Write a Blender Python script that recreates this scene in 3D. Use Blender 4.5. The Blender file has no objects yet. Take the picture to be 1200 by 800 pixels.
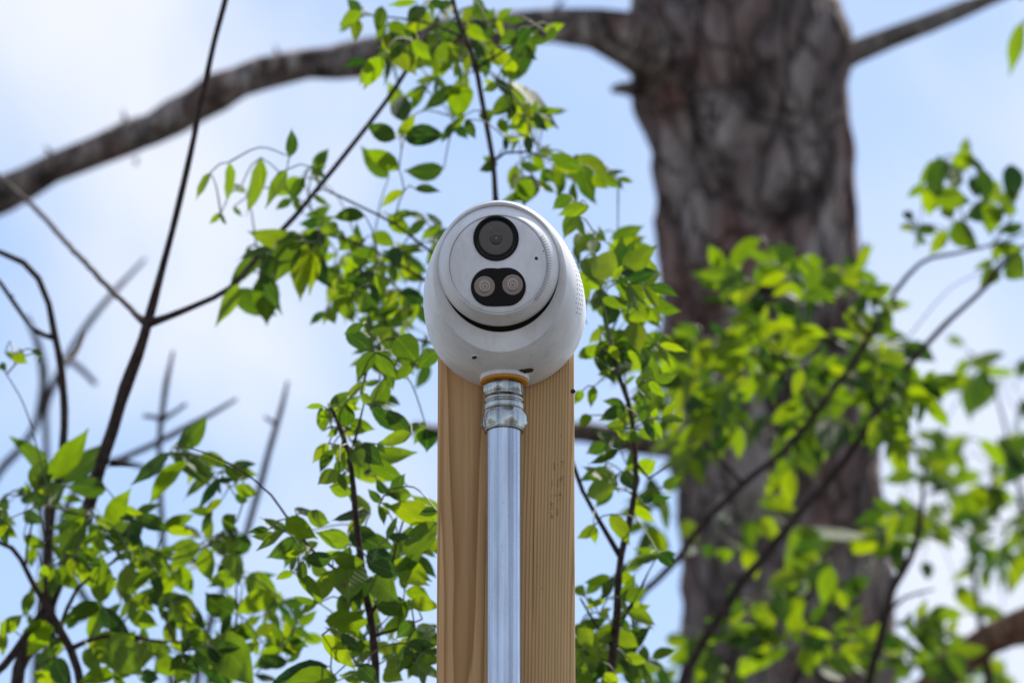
import bpy, bmesh, math, random
from mathutils import Vector, Matrix, noise
R = math.radians
scene = bpy.context.scene
C = scene.collection
random.seed(7)

# ---------------------------------------------------------------- camera
PITCH = R(20.0)
FOC = 216.0
F = 1200.0 * FOC / 36.0            # pixels per unit of tangent (photo is 1200 px wide)
CAM = Vector((0.0, -4.0 * math.cos(PITCH), 3.0 - 4.0 * math.sin(PITCH)))
RIGHT = Vector((1, 0, 0))
FWD = Vector((0, math.cos(PITCH), math.sin(PITCH)))
UP = Vector((0, -math.sin(PITCH), math.cos(PITCH)))
cam = bpy.data.cameras.new('camera')
cam.lens = FOC; cam.sensor_width = 36.0
cam.clip_start = 0.05; cam.clip_end = 5000
cam.dof.use_dof = True
cam.dof.focus_distance = 3.95
cam.dof.aperture_fstop = 14.0      # 216 mm lens, iris about 15 mm
cam.dof.aperture_blades = 9
camo = bpy.data.objects.new('camera', cam); C.objects.link(camo)
camo.location = CAM
camo.rotation_euler = (R(90) + PITCH, 0, 0)
scene.camera = camo

# ---------------------------------------------------------------- light
SUN_EL, SUN_AZ = R(55.0), R(37.0)   # azimuth from +Y (away from the camera) towards +X
SUN = Vector((math.sin(SUN_AZ) * math.cos(SUN_EL), math.cos(SUN_AZ) * math.cos(SUN_EL), math.sin(SUN_EL)))
sl = bpy.data.lights.new('sun', 'SUN'); sl.energy = 4.8; sl.angle = R(0.53); sl.color = (1.0, 0.95, 0.86)
so = bpy.data.objects.new('sun', sl); C.objects.link(so)
so.rotation_euler = (-SUN).to_track_quat('-Z', 'Y').to_euler()
scene.view_settings.view_transform = 'Standard'
scene.view_settings.look = 'None'
scene.view_settings.exposure = 0.72
scene.view_settings.gamma = 1.0
SKY_STRENGTH = 0.105

w = bpy.data.worlds.new('World'); scene.world = w; w.use_nodes = True
nt = w.node_tree; nt.nodes.clear()
def nn(t, typ, **k):
    n = t.nodes.new(typ)
    for a, v in k.items(): setattr(n, a, v)
    return n
out = nn(nt, 'ShaderNodeOutputWorld'); bg = nn(nt, 'ShaderNodeBackground')
bg.inputs['Strength'].default_value = SKY_STRENGTH
sky = nn(nt, 'ShaderNodeTexSky', sky_type='NISHITA', sun_disc=False)
sky.sun_elevation = SUN_EL; sky.sun_rotation = SUN_AZ
sky.air_density = 1.0; sky.dust_density = 1.0; sky.ozone_density = 3.0
tc = nn(nt, 'ShaderNodeTexCoord')
mp = nn(nt, 'ShaderNodeMapping'); mp.inputs['Location'].default_value = (4.7108, -0.9914, 3.4339)
nz = nn(nt, 'ShaderNodeTexNoise'); nz.inputs['Scale'].default_value = 12.0; nz.inputs['Detail'].default_value = 4.0
nz.inputs['Roughness'].default_value = 0.45; nz.inputs['Distortion'].default_value = 0.3
rp = nn(nt, 'ShaderNodeValToRGB'); rp.color_ramp.elements[0].position = 0.40; rp.color_ramp.elements[1].position = 0.70
rp.color_ramp.interpolation = 'EASE'
rp.color_ramp.elements[0].color = (0.09, 0.09, 0.09, 1); rp.color_ramp.elements[1].color = (0.95, 0.95, 0.95, 1)
mx = nn(nt, 'ShaderNodeMix', data_type='RGBA')
CLOUD = (5.45, 5.6, 6.2, 1)
mx.inputs['B'].default_value = CLOUD
L_ = nt.links.new
L_(tc.outputs['Generated'], mp.inputs['Vector']); L_(mp.outputs[0], nz.inputs['Vector']); L_(nz.outputs['Fac'], rp.inputs[0])
L_(sky.outputs[0], mx.inputs['A']); L_(rp.outputs[0], mx.inputs['Factor'])
L_(mx.outputs['Result'], bg.inputs['Color']); L_(bg.outputs[0], out.inputs[0])

# ---------------------------------------------------------------- helpers
def P(px, py, d):
    """photo pixel + distance along the view axis -> point in the world"""
    return CAM + FWD * d + RIGHT * ((px - 600.0) / F * d) - UP * ((py - 400.0) / F * d)

def link(name, me, parent=None, mats=()):
    o = bpy.data.objects.new(name, me); C.objects.link(o)
    for m in mats:
        if m.name not in [s.name for s in me.materials if s]: me.materials.append(m)
    if parent is not None: o.parent = parent
    return o
def bm_obj(name, bm, mats, parent=None, smooth=True):
    me = bpy.data.meshes.new(name); bm.to_mesh(me); bm.free()
    if smooth: me.polygons.foreach_set('use_smooth', [True] * len(me.polygons))
    return link(name, me, parent, mats if isinstance(mats, (list, tuple)) else (mats,))
def tag(o, label=None, cat=None, group=None, kind=None):
    if label: o['label'] = label
    if cat: o['category'] = cat
    if group: o['group'] = group
    if kind: o['kind'] = kind
    return o
def empty(name, loc, label, cat, group=None):
    o = bpy.data.objects.new(name, None); C.objects.link(o); o.location = loc
    o.empty_display_size = 0.05
    return tag(o, label, cat, group)

def catmull(pts, step):
    """pts: list of (Vector, radius) -> denser list along a Catmull-Rom curve"""
    out = []
    n = len(pts)
    for i in range(n - 1):
        p0 = pts[max(i - 1, 0)]; p1 = pts[i]; p2 = pts[i + 1]; p3 = pts[min(i + 2, n - 1)]
        k = max(1, min(60, int((p2[0] - p1[0]).length / step)))
        L = (p2[0] - p1[0]).length
        m1 = (p2[0] - p0[0]) * (L / max(1e-9, L + (p1[0] - p0[0]).length)); m2 = (p3[0] - p1[0]) * (L / max(1e-9, L + (p3[0] - p2[0]).length))
        for j in range(k):
            t = j / k; t2 = t * t; t3 = t2 * t
            v = p1[0] * (2 * t3 - 3 * t2 + 1) + m1 * (t3 - 2 * t2 + t) + p2[0] * (3 * t2 - 2 * t3) + m2 * (t3 - t2)
            out.append((v, p1[1] + (p2[1] - p1[1]) * t))
    out.append(pts[-1])
    return out
def tube(bm, pts, sides=8, jit=0.0, cap=True):
    """swept tube; pts list of (Vector, radius)"""
    rings = []
    prev = None
    for i, (p, r) in enumerate(pts):
        a = pts[max(i - 1, 0)][0]; b = pts[min(i + 1, len(pts) - 1)][0]
        t = (b - a)
        if t.length < 1e-9: t = Vector((0, 0, 1))
        t.normalize()
        if prev is None:
            x = t.orthogonal().normalized()
        else:
            x = prev - t * prev.dot(t)
            if x.length < 1e-6: x = t.orthogonal()
            x.normalize()
        prev = x; y = t.cross(x)
        ring = []
        for k in range(sides):
            an = 2 * math.pi * k / sides
            rr = r
            if jit:
                q = (p + (x * math.cos(an) + y * math.sin(an)) * r)
                rr = r * (1 + jit * noise.noise(q * (0.7 / max(r, 1e-4))))
            ring.append(bm.verts.new(p + (x * math.cos(an) + y * math.sin(an)) * rr))
        rings.append(ring)
    for i in range(len(rings) - 1):
        for k in range(sides):
            bm.faces.new((rings[i][k], rings[i][(k + 1) % sides], rings[i + 1][(k + 1) % sides], rings[i + 1][k]))
    if cap:
        bm.faces.new(rings[-1]); bm.faces.new(list(reversed(rings[0])))
def lathe(bm, prof, M=Matrix(), n=48, close_top=True, close_bot=True, mat=0):
    """prof list of (radius, height) about local Z"""
    rings = []
    for r, h in prof:
        rings.append([bm.verts.new(M @ Vector((r * math.cos(2 * math.pi * k / n), r * math.sin(2 * math.pi * k / n), h))) for k in range(n)])
    for i in range(len(rings) - 1):
        for k in range(n):
            f = bm.faces.new((rings[i][k], rings[i][(k + 1) % n], rings[i + 1][(k + 1) % n], rings[i + 1][k])); f.material_index = mat
    if close_top: bm.faces.new(rings[-1]).material_index = mat
    if close_bot: bm.faces.new(list(reversed(rings[0]))).material_index = mat

# ---------------------------------------------------------------- materials
def mat(name):
    m = bpy.data.materials.new(name); m.use_nodes = True
    t = m.node_tree; b = t.nodes['Principled BSDF']
    return m, t, b
def ramp(t, stops, interp='LINEAR'):
    r = nn(t, 'ShaderNodeValToRGB'); cr = r.color_ramp; cr.interpolation = interp
    cr.elements[0].position = stops[0][0]; cr.elements[0].color = (*stops[0][1], 1)
    cr.elements[1].position = stops[-1][0]; cr.elements[1].color = (*stops[-1][1], 1)
    for p, c in stops[1:-1]:
        e = cr.elements.new(p); e.color = (*c, 1)
    return r
def noise_node(t, scale, detail=4, rough=0.5, vec=None, dist=0.0):
    n = nn(t, 'ShaderNodeTexNoise'); n.inputs['Scale'].default_value = scale; n.inputs['Detail'].default_value = detail
    n.inputs['Roughness'].default_value = rough; n.inputs['Distortion'].default_value = dist
    if vec is not None: t.links.new(vec, n.inputs['Vector'])
    return n
def mapped(t, scale=(1, 1, 1), loc=(0, 0, 0), kind='Object'):
    c = nn(t, 'ShaderNodeTexCoord'); m = nn(t, 'ShaderNodeMapping')
    m.inputs['Scale'].default_value = scale; m.inputs['Location'].default_value = loc
    t.links.new(c.outputs[kind], m.inputs['Vector'])
    return m.outputs[0]
def bump(t, b, h, strength, dist):
    n = nn(t, 'ShaderNodeBump'); n.inputs['Strength'].default_value = strength; n.inputs['Distance'].default_value = dist
    t.links.new(h, n.inputs['Height']); t.links.new(n.outputs[0], b.inputs['Normal'])
def mixc(t, a, b, f, blend='MIX'):
    m = nn(t, 'ShaderNodeMix', data_type='RGBA', blend_type=blend)
    for s, v in (('A', a), ('B', b)):
        if isinstance(v, tuple): m.inputs[s].default_value = (*v, 1)
        else: t.links.new(v, m.inputs[s])
    if isinstance(f, float): m.inputs['Factor'].default_value = f
    else: t.links.new(f, m.inputs['Factor'])
    return m.outputs['Result']
def simple(name, col, rough=0.5, metal=0.0, coat=0.0, spec=0.5):
    m, t, b = mat(name)
    b.inputs['Base Color'].default_value = (*col, 1); b.inputs['Roughness'].default_value = rough
    b.inputs['Metallic'].default_value = metal; b.inputs['Coat Weight'].default_value = coat
    b.inputs['Specular IOR Level'].default_value = spec
    return m

# white moulded housing, faint dust and specks
def white_plastic(name, base, rough):
    m, t, b = mat(name)
    v = mapped(t)
    n1 = noise_node(t, 22, 5, 0.6, v); r1 = ramp(t, [(0.35, tuple(c * 0.80 for c in base)), (0.65, base)])
    t.links.new(n1.outputs['Fac'], r1.inputs[0])
    n2 = noise_node(t, 420, 2, 0.5, v); r2 = ramp(t, [(0.70, (0, 0, 0)), (0.76, (1, 1, 1))])
    t.links.new(n2.outputs['Fac'], r2.inputs[0])
    f2 = nn(t, 'ShaderNodeMath', operation='MULTIPLY'); f2.inputs[1].default_value = 0.22
    t.links.new(r2.outputs[0], f2.inputs[0])
    col = mixc(t, r1.outputs[0], (0.22, 0.19, 0.15), f2.outputs[0])
    n4 = noise_node(t, 130, 3, 0.6, mapped(t, (1, 1, 0.12), (3, 1, 0))); r4 = ramp(t, [(0.52, (0, 0, 0)), (0.74, (0.30, 0.30, 0.30))]); t.links.new(n4.outputs['Fac'], r4.inputs[0])
    col = mixc(t, col, (0.42, 0.39, 0.33), r4.outputs[0])
    t.links.new(col, b.inputs['Base Color'])
    b.inputs['Roughness'].default_value = rough
    n3 = noise_node(t, 900, 2, 0.5, v); bump(t, b, n3.outputs['Fac'], 0.08, 0.0004)
    return m
M_WHITE = white_plastic('white_plastic', (0.82, 0.815, 0.82), 0.36)
M_PLATE = white_plastic('plate_plastic', (0.85, 0.84, 0.88), 0.45)
M_BLACK = simple('black_gloss', (0.004, 0.004, 0.005), 0.14, 0, 0.0, 0.22)
M_DARK = simple('dark_gap', (0.035, 0.031, 0.026), 0.8)
M_GLASS = simple('lens_glass', (0.075, 0.064, 0.060), 0.10, 0.0, 0.6)
M_GLASS2 = simple('lens_core', (0.035, 0.030, 0.030), 0.15, 0.0, 0.6)
M_DIODE = simple('diode_reflector', (0.26, 0.215, 0.19), 0.22, 0.5, 0.5)
M_DIODE2 = simple('diode_ring', (0.52, 0.44, 0.40), 0.3, 0.5, 0.5)  # ring metal, paled to paint in the lamps' warm glints
M_INNER = simple('inner_plastic', (0.15, 0.13, 0.11), 0.7)
M_RIDGE = simple('shaded_grip_plastic', (0.42, 0.42, 0.44), 0.5)  # greyer than the housing: slot-like shading of the ridges put into the colour
M_ORANGE = simple('orange_rubber', (0.62, 0.24, 0.012), 0.55)
M_DIRT = simple('dried_mud', (0.045, 0.028, 0.018), 0.95)

# zinc plated steel
def zinc(name, base, rough, scale, strength, streak=0.9):
    m, t, b = mat(name)
    b.inputs['Metallic'].default_value = 1.0
    v = mapped(t, (1, 1, 0.18)); n = noise_node(t, scale, 5, 0.6, v)
    r = ramp(t, [(0.3, tuple(c * 0.80 for c in base)), (0.7, base)]); t.links.new(n.outputs['Fac'], r.inputs[0])
    v2 = mapped(t, (1, 1, 1)); sp = noise_node(t, 330, 3, 0.5, v2)
    rs = ramp(t, [(0.27, (1, 1, 1)), (0.33, (0, 0, 0))]); t.links.new(sp.outputs['Fac'], rs.inputs[0])
    fm = nn(t, 'ShaderNodeMath', operation='MULTIPLY'); fm.inputs[1].default_value = 0.5; t.links.new(rs.outputs[0], fm.inputs[0])
    sk = noise_node(t, 190, 3, 0.55, mapped(t, (1, 1, 0.006))); rk = ramp(t, [(0.36, (0.52, 0.55, 0.62)), (0.48, (0.86, 0.88, 0.92)), (0.62, (1.2, 1.2, 1.17))]); t.links.new(sk.outputs['Fac'], rk.inputs[0])  # drawn-zinc streaks, contrasted so the colour also paints vertical highlights
    cc = mixc(t, r.outputs[0], rk.outputs[0], streak, 'MULTIPLY')
    t.links.new(mixc(t, cc, (0.35, 0.37, 0.40), fm.outputs[0]), b.inputs['Base Color'])
    rr = ramp(t, [(0.3, (rough + .12,) * 3), (0.7, (rough,) * 3)]); t.links.new(n.outputs['Fac'], rr.inputs[0])
    t.links.new(rr.outputs[0], b.inputs['Roughness'])
    bump(t, b, n.outputs['Fac'], strength, 0.002)
    return m
M_PIPE = zinc('galvanised_pipe', (0.63, 0.67, 0.73), 0.19, 140, 0.025)
M_ZINC = zinc('cast_zinc', (0.50, 0.52, 0.50), 0.15, 210, 0.45)

# fir post: growth rings about a pith line, so faces show cathedral grain near it and straight lines away from it
def wood():
    m, t, b = mat('fir_wood')
    c = nn(t, 'ShaderNodeTexCoord'); sx = nn(t, 'ShaderNodeSeparateXYZ'); t.links.new(c.outputs['Object'], sx.inputs[0])
    lo = noise_node(t, 5.0, 3, 0.5, mapped(t, (1, 1, 0.25))); fi = noise_node(t, 45.0, 3, 0.5, mapped(t, (1, 1, 0.06)))
    def math_(op, a, b_=None, c_=None):
        n = nn(t, 'ShaderNodeMath', operation=op)
        for i, v in enumerate((a, b_, c_)):
            if v is None: continue
            if isinstance(v, (int, float)): n.inputs[i].default_value = v
            else: t.links.new(v, n.inputs[i])
        return n.outputs[0]
    # pith leans a little in x and y along the length
    xx = math_('SUBTRACT', sx.outputs['X'], math_('MULTIPLY_ADD', sx.outputs['Z'], 0.006, -0.042))
    yy = math_('SUBTRACT', sx.outputs['Y'], math_('MULTIPLY_ADD', sx.outputs['Z'], -0.0055, 0.0345))
    xx = math_('ADD', xx, math_('MULTIPLY', math_('SUBTRACT', lo.outputs['Fac'], 0.5), 0.010))
    yy = math_('ADD', yy, math_('MULTIPLY', math_('SUBTRACT', fi.outputs['Fac'], 0.5), 0.003))
    rad = math_('SQRT', math_('ADD', math_('MULTIPLY', xx, xx), math_('MULTIPLY', yy, yy)))
    ph = math_('FRACT', math_('MULTIPLY', rad, 740.0))
    r = ramp(t, [(0.0, (0.640, 0.430, 0.225)), (0.42, (0.615, 0.405, 0.205)), (0.78, (0.450, 0.270, 0.122)), (0.92, (0.385, 0.222, 0.096)), (1.0, (0.640, 0.430, 0.225))])
    t.links.new(ph, r.inputs[0])
    # broad heart colour, warmer towards the pith
    hw = ramp(t, [(0.055, (0.98, 0.86, 0.78)), (0.072, (1.02, 0.94, 0.87)), (0.084, (1.0, 1.0, 0.96))]); t.links.new(rad, hw.inputs[0])
    col = mixc(t, r.outputs[0], hw.outputs[0], 1.0, 'MULTIPLY')
    st = noise_node(t, 260, 4, 0.6, mapped(t, (1, 1, 0.025))); rs = ramp(t, [(0.35, (0.86, 0.84, 0.80)), (0.65, (1.06, 1.05, 1.04))]); t.links.new(st.outputs['Fac'], rs.inputs[0])
    col = mixc(t, col, rs.outputs[0], 1.0, 'MULTIPLY')
    sp = noise_node(t, 160, 3, 0.6, mapped(t, (1, 1, 0.5), (0.3, 0, 0))); rsp = ramp(t, [(0.25, (1, 1, 1)), (0.31, (0, 0, 0))]); t.links.new(sp.outputs['Fac'], rsp.inputs[0])
    fm = math_('MULTIPLY', rsp.outputs[0], 0.45)
    col = mixc(t, col, (0.13, 0.08, 0.045), fm)
    # hairline drying checks
    ck = noise_node(t, 120, 2, 0.4, mapped(t, (1, 1, 0.02), (7, 0, 2))); rc = ramp(t, [(0.285, (1, 1, 1)), (0.30, (0, 0, 0))]); t.links.new(ck.outputs['Fac'], rc.inputs[0])
    col = mixc(t, col, (0.16, 0.095, 0.05), math_('MULTIPLY', rc.outputs[0], 0.6))
    we = noise_node(t, 9, 4, 0.55, mapped(t, (1, 1, 0.3), (2, 5, 0))); rw = ramp(t, [(0.35, (0.86, 0.88, 0.92)), (0.65, (1.06, 1.04, 1.0))]); t.links.new(we.outputs['Fac'], rw.inputs[0])
    col = mixc(t, col, rw.outputs[0], 1.0, 'MULTIPLY')
    t.links.new(col, b.inputs['Base Color']); b.inputs['Roughness'].default_value = 0.72
    b.inputs['Specular IOR Level'].default_value = 0.25
    hh = math_('ADD', math_('MULTIPLY', ph, -0.5), st.outputs['Fac']); bump(t, b, hh, 0.25, 0.0008)
    return m
M_WOOD = wood()
def ink():
    m, t, b = mat('faded_ink')
    b.inputs['Base Color'].default_value = (0.09, 0.06, 0.04, 1); b.inputs['Roughness'].default_value = 0.9
    n = noise_node(t, 700, 3, 0.6, mapped(t, (1, 1, 0.4))); r = ramp(t, [(0.38, (0, 0, 0)), (0.72, (0.5, 0.5, 0.5))]); t.links.new(n.outputs['Fac'], r.inputs[0])
    t.links.new(r.outputs[0], b.inputs['Alpha'])
    return m
M_INK = ink()

# bark: deep grey-brown plates, pale lichen, red inner bark
def bark(name, s, grey, dark, red, lichen, bstr):
    m, t, b = mat(name)
    v = mapped(t, (s, s, s * 0.38))
    n1 = noise_node(t, 9, 8, 0.62, v, 0.6)
    r1 = ramp(t, [(0.36, dark), (0.49, grey), (0.66, lichen)]); t.links.new(n1.outputs['Fac'], r1.inputs[0])
    n2 = noise_node(t, 4.2, 4, 0.55, mapped(t, (s, s, s * 0.6), (4, 2, 1))); r2 = ramp(t, [(0.48, (0, 0, 0)), (0.66, (0.7, 0.7, 0.7))]); t.links.new(n2.outputs['Fac'], r2.inputs[0])
    col = mixc(t, r1.outputs[0], red, r2.outputs[0])
    vo = nn(t, 'ShaderNodeTexVoronoi', feature='DISTANCE_TO_EDGE'); vo.inputs['Scale'].default_value = 13
    wv = mapped(t, (s, s, s * 0.33)); dn = noise_node(t, 6, 3, 0.5, wv)
    ad = nn(t, 'ShaderNodeVectorMath', operation='ADD'); t.links.new(wv, ad.inputs[0]); 
    sc = nn(t, 'ShaderNodeVectorMath', operation='SCALE'); sc.inputs['Scale'].default_value = 0.25; t.links.new(dn.outputs['Color'], sc.inputs[0]); t.links.new(sc.outputs[0], ad.inputs[1])
    t.links.new(ad.outputs[0], vo.inputs['Vector'])
    rv = ramp(t, [(0.0, (0.25, 0.25, 0.25)), (0.10, (1, 1, 1))]); t.links.new(vo.outputs['Distance'], rv.inputs[0])
    col = mixc(t, col, rv.outputs[0], 0.55, 'MULTIPLY')
    t.links.new(col, b.inputs['Base Color']); b.inputs['Roughness'].default_value = 0.9; b.inputs['Specular IOR Level'].default_value = 0.2
    add = nn(t, 'ShaderNodeMath', operation='ADD'); t.links.new(rv.outputs[0], add.inputs[0]); t.links.new(n1.outputs['Fac'], add.inputs[1])
    bump(t, b, add.outputs[0], bstr, 0.012)
    return m
M_BARK = bark('trunk_bark', 1.9, (0.172, 0.138, 0.130), (0.030, 0.023, 0.021), (0.200, 0.105, 0.088), (0.37, 0.33, 0.31), 1.0)
M_LIMB = bark('limb_bark', 3.0, (0.185, 0.148, 0.130), (0.036, 0.029, 0.026), (0.185, 0.102, 0.080), (0.38, 0.33, 0.30), 1.0)
M_LIMBR = bark('red_limb_bark', 4.0, (0.16, 0.09, 0.055), (0.05, 0.03, 0.02), (0.20, 0.10, 0.055), (0.24, 0.17, 0.12), 0.6)
M_TWIG = bark('twig_bark', 30.0, (0.050, 0.036, 0.032), (0.020, 0.014, 0.013), (0.070, 0.035, 0.028), (0.085, 0.068, 0.06), 0.3)
M_DEAD = bark('dead_twig_bark', 30.0, (0.075, 0.066, 0.066), (0.035, 0.03, 0.03), (0.075, 0.06, 0.055), (0.12, 0.11, 0.105), 0.3)
M_PETIOLE = simple('green_petiole', (0.085, 0.105, 0.03), 0.6)

def leaf_mat(name, dark, light, tr_dark, tr_light, rough=0.56):
    m, t, b = mat(name)
    outn = [n for n in t.nodes if n.type == 'OUTPUT_MATERIAL'][0]
    oi = nn(t, 'ShaderNodeObjectInfo'); ge = nn(t, 'ShaderNodeNewGeometry')
    ad = nn(t, 'ShaderNodeMath', operation='ADD'); t.links.new(oi.outputs['Random'], ad.inputs[0]); t.links.new(ge.outputs['Random Per Island'], ad.inputs[1])
    fr = nn(t, 'ShaderNodeMath', operation='FRACT'); t.links.new(ad.outputs[0], fr.inputs[0])
    rf = ramp(t, [(0.0, dark), (0.75, light), (1.0, tuple(c * 1.25 for c in light))]); t.links.new(fr.outputs[0], rf.inputs[0])
    rt = ramp(t, [(0.0, tr_dark), (0.30, tuple(a * 0.75 + c * 0.25 for a, c in zip(tr_dark, tr_light))), (0.72, tr_light), (1.0, (tr_light[0] * 1.35, tr_light[1] * 1.08, tr_light[2]))]); t.links.new(fr.outputs[0], rt.inputs[0])
    uv = nn(t, 'ShaderNodeUVMap'); sx = nn(t, 'ShaderNodeSeparateXYZ'); t.links.new(uv.outputs[0], sx.inputs[0])
    # veins: midrib and slanting side veins
    ab = nn(t, 'ShaderNodeMath', operation='ABSOLUTE'); sb = nn(t, 'ShaderNodeMath', operation='SUBTRACT'); sb.inputs[1].default_value = 0.5
    t.links.new(sx.outputs['Y'], sb.inputs[0]); t.links.new(sb.outputs[0], ab.inputs[0])
    mid = ramp(t, [(0.012, (1, 1, 1)), (0.035, (0, 0, 0))]); t.links.new(ab.outputs[0], mid.inputs[0])
    vv = nn(t, 'ShaderNodeMath', operation='MULTIPLY_ADD'); vv.inputs[1].default_value = -0.55; t.links.new(ab.outputs[0], vv.inputs[0]); t.links.new(sx.outputs['X'], vv.inputs[2])
    v2 = nn(t, 'ShaderNodeMath', operation='MULTIPLY'); v2.inputs[1].default_value = 9.0; t.links.new(vv.outputs[0], v2.inputs[0])
    v3 = nn(t, 'ShaderNodeMath', operation='PINGPONG'); v3.inputs[1].default_value = 0.5; t.links.new(v2.outputs[0], v3.inputs[0])
    sv = ramp(t, [(0.02, (0.55, 0.55, 0.55)), (0.10, (0, 0, 0))]); t.links.new(v3.outputs[0], sv.inputs[0])
    vm = nn(t, 'ShaderNodeMath', operation='MAXIMUM'); t.links.new(mid.outputs[0], vm.inputs[0]); t.links.new(sv.outputs[0], vm.inputs[1])
    vf = nn(t, 'ShaderNodeMath', operation='MULTIPLY'); vf.inputs[1].default_value = 0.32; t.links.new(vm.outputs[0], vf.inputs[0])
    no = noise_node(t, 3.0, 3, 0.5, uv.outputs[0]); rn = ramp(t, [(0.3, (0.80, 0.80, 0.80)), (0.7, (1.12, 1.12, 1.12))]); t.links.new(no.outputs['Fac'], rn.inputs[0])
    cf = mixc(t, rf.outputs[0], (0.13, 0.17, 0.05), vf.outputs[0]); cf = mixc(t, cf, rn.outputs[0], 1.0, 'MULTIPLY')
    ct = mixc(t, rt.outputs[0], (0.10, 0.16, 0.01), vf.outputs[0]); ct = mixc(t, ct, rn.outputs[0], 1.0, 'MULTIPLY')
    ov = nn(t, 'ShaderNodeVectorMath', operation='MULTIPLY_ADD'); ov.inputs[1].default_value = (1, 0.6, 1); t.links.new(uv.outputs[0], ov.inputs[0])
    cx = nn(t, 'ShaderNodeCombineXYZ'); om = nn(t, 'ShaderNodeMath', operation='MULTIPLY'); om.inputs[1].default_value = 57.0; t.links.new(fr.outputs[0], om.inputs[0]); t.links.new(om.outputs[0], cx.inputs[2]); t.links.new(cx.outputs[0], ov.inputs[2])
    bl = noise_node(t, 6.0, 3, 0.6, ov.outputs[0]); rb = ramp(t, [(0.66, (0, 0, 0)), (0.71, (0.75, 0.75, 0.75))]); t.links.new(bl.outputs['Fac'], rb.inputs[0])
    cf = mixc(t, cf, (0.060, 0.040, 0.014), rb.outputs[0]); ct = mixc(t, ct, (0.075, 0.050, 0.006), rb.outputs[0])
    t.links.new(cf, b.inputs['Base Color']); b.inputs['Roughness'].default_value = rough
    b.inputs['Specular IOR Level'].default_value = 0.13
    tl = nn(t, 'ShaderNodeBsdfTranslucent'); t.links.new(ct, tl.inputs['Color'])
    mxs = nn(t, 'ShaderNodeAddShader'); t.links.new(b.outputs[0], mxs.inputs[0]); t.links.new(tl.outputs[0], mxs.inputs[1])
    t.links.new(mxs.outputs[0], outn.inputs['Surface'])
    bump(t, b, vm.outputs[0], 0.25, 0.02)
    return m
M_LEAF = leaf_mat('leaf_green', (0.009, 0.026, 0.007), (0.024, 0.050, 0.007), (0.006, 0.028, 0.003), (0.118, 0.190, 0.001))

# ---------------------------------------------------------------- setting: ground
def ground_mat():
    m, t, b = mat('shade_bounce_ground')
    n = noise_node(t, 0.35, 6, 0.6, mapped(t)); r = ramp(t, [(0.35, (0.022, 0.026, 0.012)), (0.55, (0.036, 0.034, 0.022)), (0.72, (0.07, 0.055, 0.042))]); t.links.new(n.outputs['Fac'], r.inputs[0])  # dark ground round the post, painted in place of tree shade
    n2 = noise_node(t, 30, 4, 0.6, mapped(t)); r2 = ramp(t, [(0.3, (0.7, 0.7, 0.7)), (0.7, (1.2, 1.2, 1.2))]); t.links.new(n2.outputs['Fac'], r2.inputs[0])
    n3 = noise_node(t, 60, 3, 0.6, mapped(t)); r3 = ramp(t, [(0.3, (0.11, 0.11, 0.118)), (0.7, (0.18, 0.18, 0.192))]); t.links.new(n3.outputs['Fac'], r3.inputs[0])  # paler outer zone, added to bounce light onto the security camera's face
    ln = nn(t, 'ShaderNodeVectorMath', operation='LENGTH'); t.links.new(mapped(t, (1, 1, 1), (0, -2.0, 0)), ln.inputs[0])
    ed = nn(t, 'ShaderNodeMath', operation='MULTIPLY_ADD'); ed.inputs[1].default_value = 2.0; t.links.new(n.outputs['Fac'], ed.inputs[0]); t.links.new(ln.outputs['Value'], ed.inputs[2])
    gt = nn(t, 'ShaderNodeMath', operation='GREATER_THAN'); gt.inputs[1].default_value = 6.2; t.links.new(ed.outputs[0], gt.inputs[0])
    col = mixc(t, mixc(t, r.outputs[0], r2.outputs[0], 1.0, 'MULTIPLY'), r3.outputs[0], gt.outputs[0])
    t.links.new(col, b.inputs['Base Color']); b.inputs['Roughness'].default_value = 0.95
    bump(t, b, n2.outputs['Fac'], 0.6, 0.05)
    return m
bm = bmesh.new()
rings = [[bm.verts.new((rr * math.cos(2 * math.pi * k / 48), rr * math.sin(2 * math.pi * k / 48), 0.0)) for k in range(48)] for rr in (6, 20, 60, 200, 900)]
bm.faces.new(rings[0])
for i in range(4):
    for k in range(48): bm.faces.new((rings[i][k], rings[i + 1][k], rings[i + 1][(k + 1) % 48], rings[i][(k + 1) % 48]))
g = bm_obj('ground', bm, ground_mat(), smooth=False); tag(g, 'unseen ground, painted dark near the post as tree shade, with an added pale bounce zone beyond', kind='structure')

# ---------------------------------------------------------------- the post
T0 = P(593, 369, 4.0)              # point on the post face behind the camera's centre
PW = 0.0885
def build_post():
    bm = bmesh.new()
    top = T0.z + 0.018
    rr = 0.0035
    # rounded-square section swept in z
    sec = []
    for cx, cy, a0 in ((1, 1, 0), (-1, 1, 90), (-1, -1, 180), (1, -1, 270)):
        for k in range(5):
            a = R(a0 + 90 * k / 4)
            sec.append((cx * (PW / 2 - rr) + rr * math.cos(a), cy * (PW / 2 - rr) + rr * math.sin(a)))
    zs = [0.0 - 0.3, 1.0, 2.0, 2.6, top - 0.002, top]
    R_ = []
    for i, z in enumerate(zs):
        s = 1.0 if i < len(zs) - 1 else 0.97
        R_.append([bm.verts.new((x * s, y * s, z)) for x, y in sec])
    n = len(sec)
    for i in range(len(zs) - 1):
        for k in range(n): bm.faces.new((R_[i][k], R_[i][(k + 1) % n], R_[i + 1][(k + 1) % n], R_[i + 1][k]))
    bm.faces.new(R_[-1])
    o = bm_obj('timber', bm, M_WOOD, smooth=False)
    return o
post = empty('wooden_post', (T0.x, T0.y + PW / 2, 0.0), 'square bare timber post carrying the white security camera', 'post')
tb = build_post(); tb.parent = post
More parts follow.
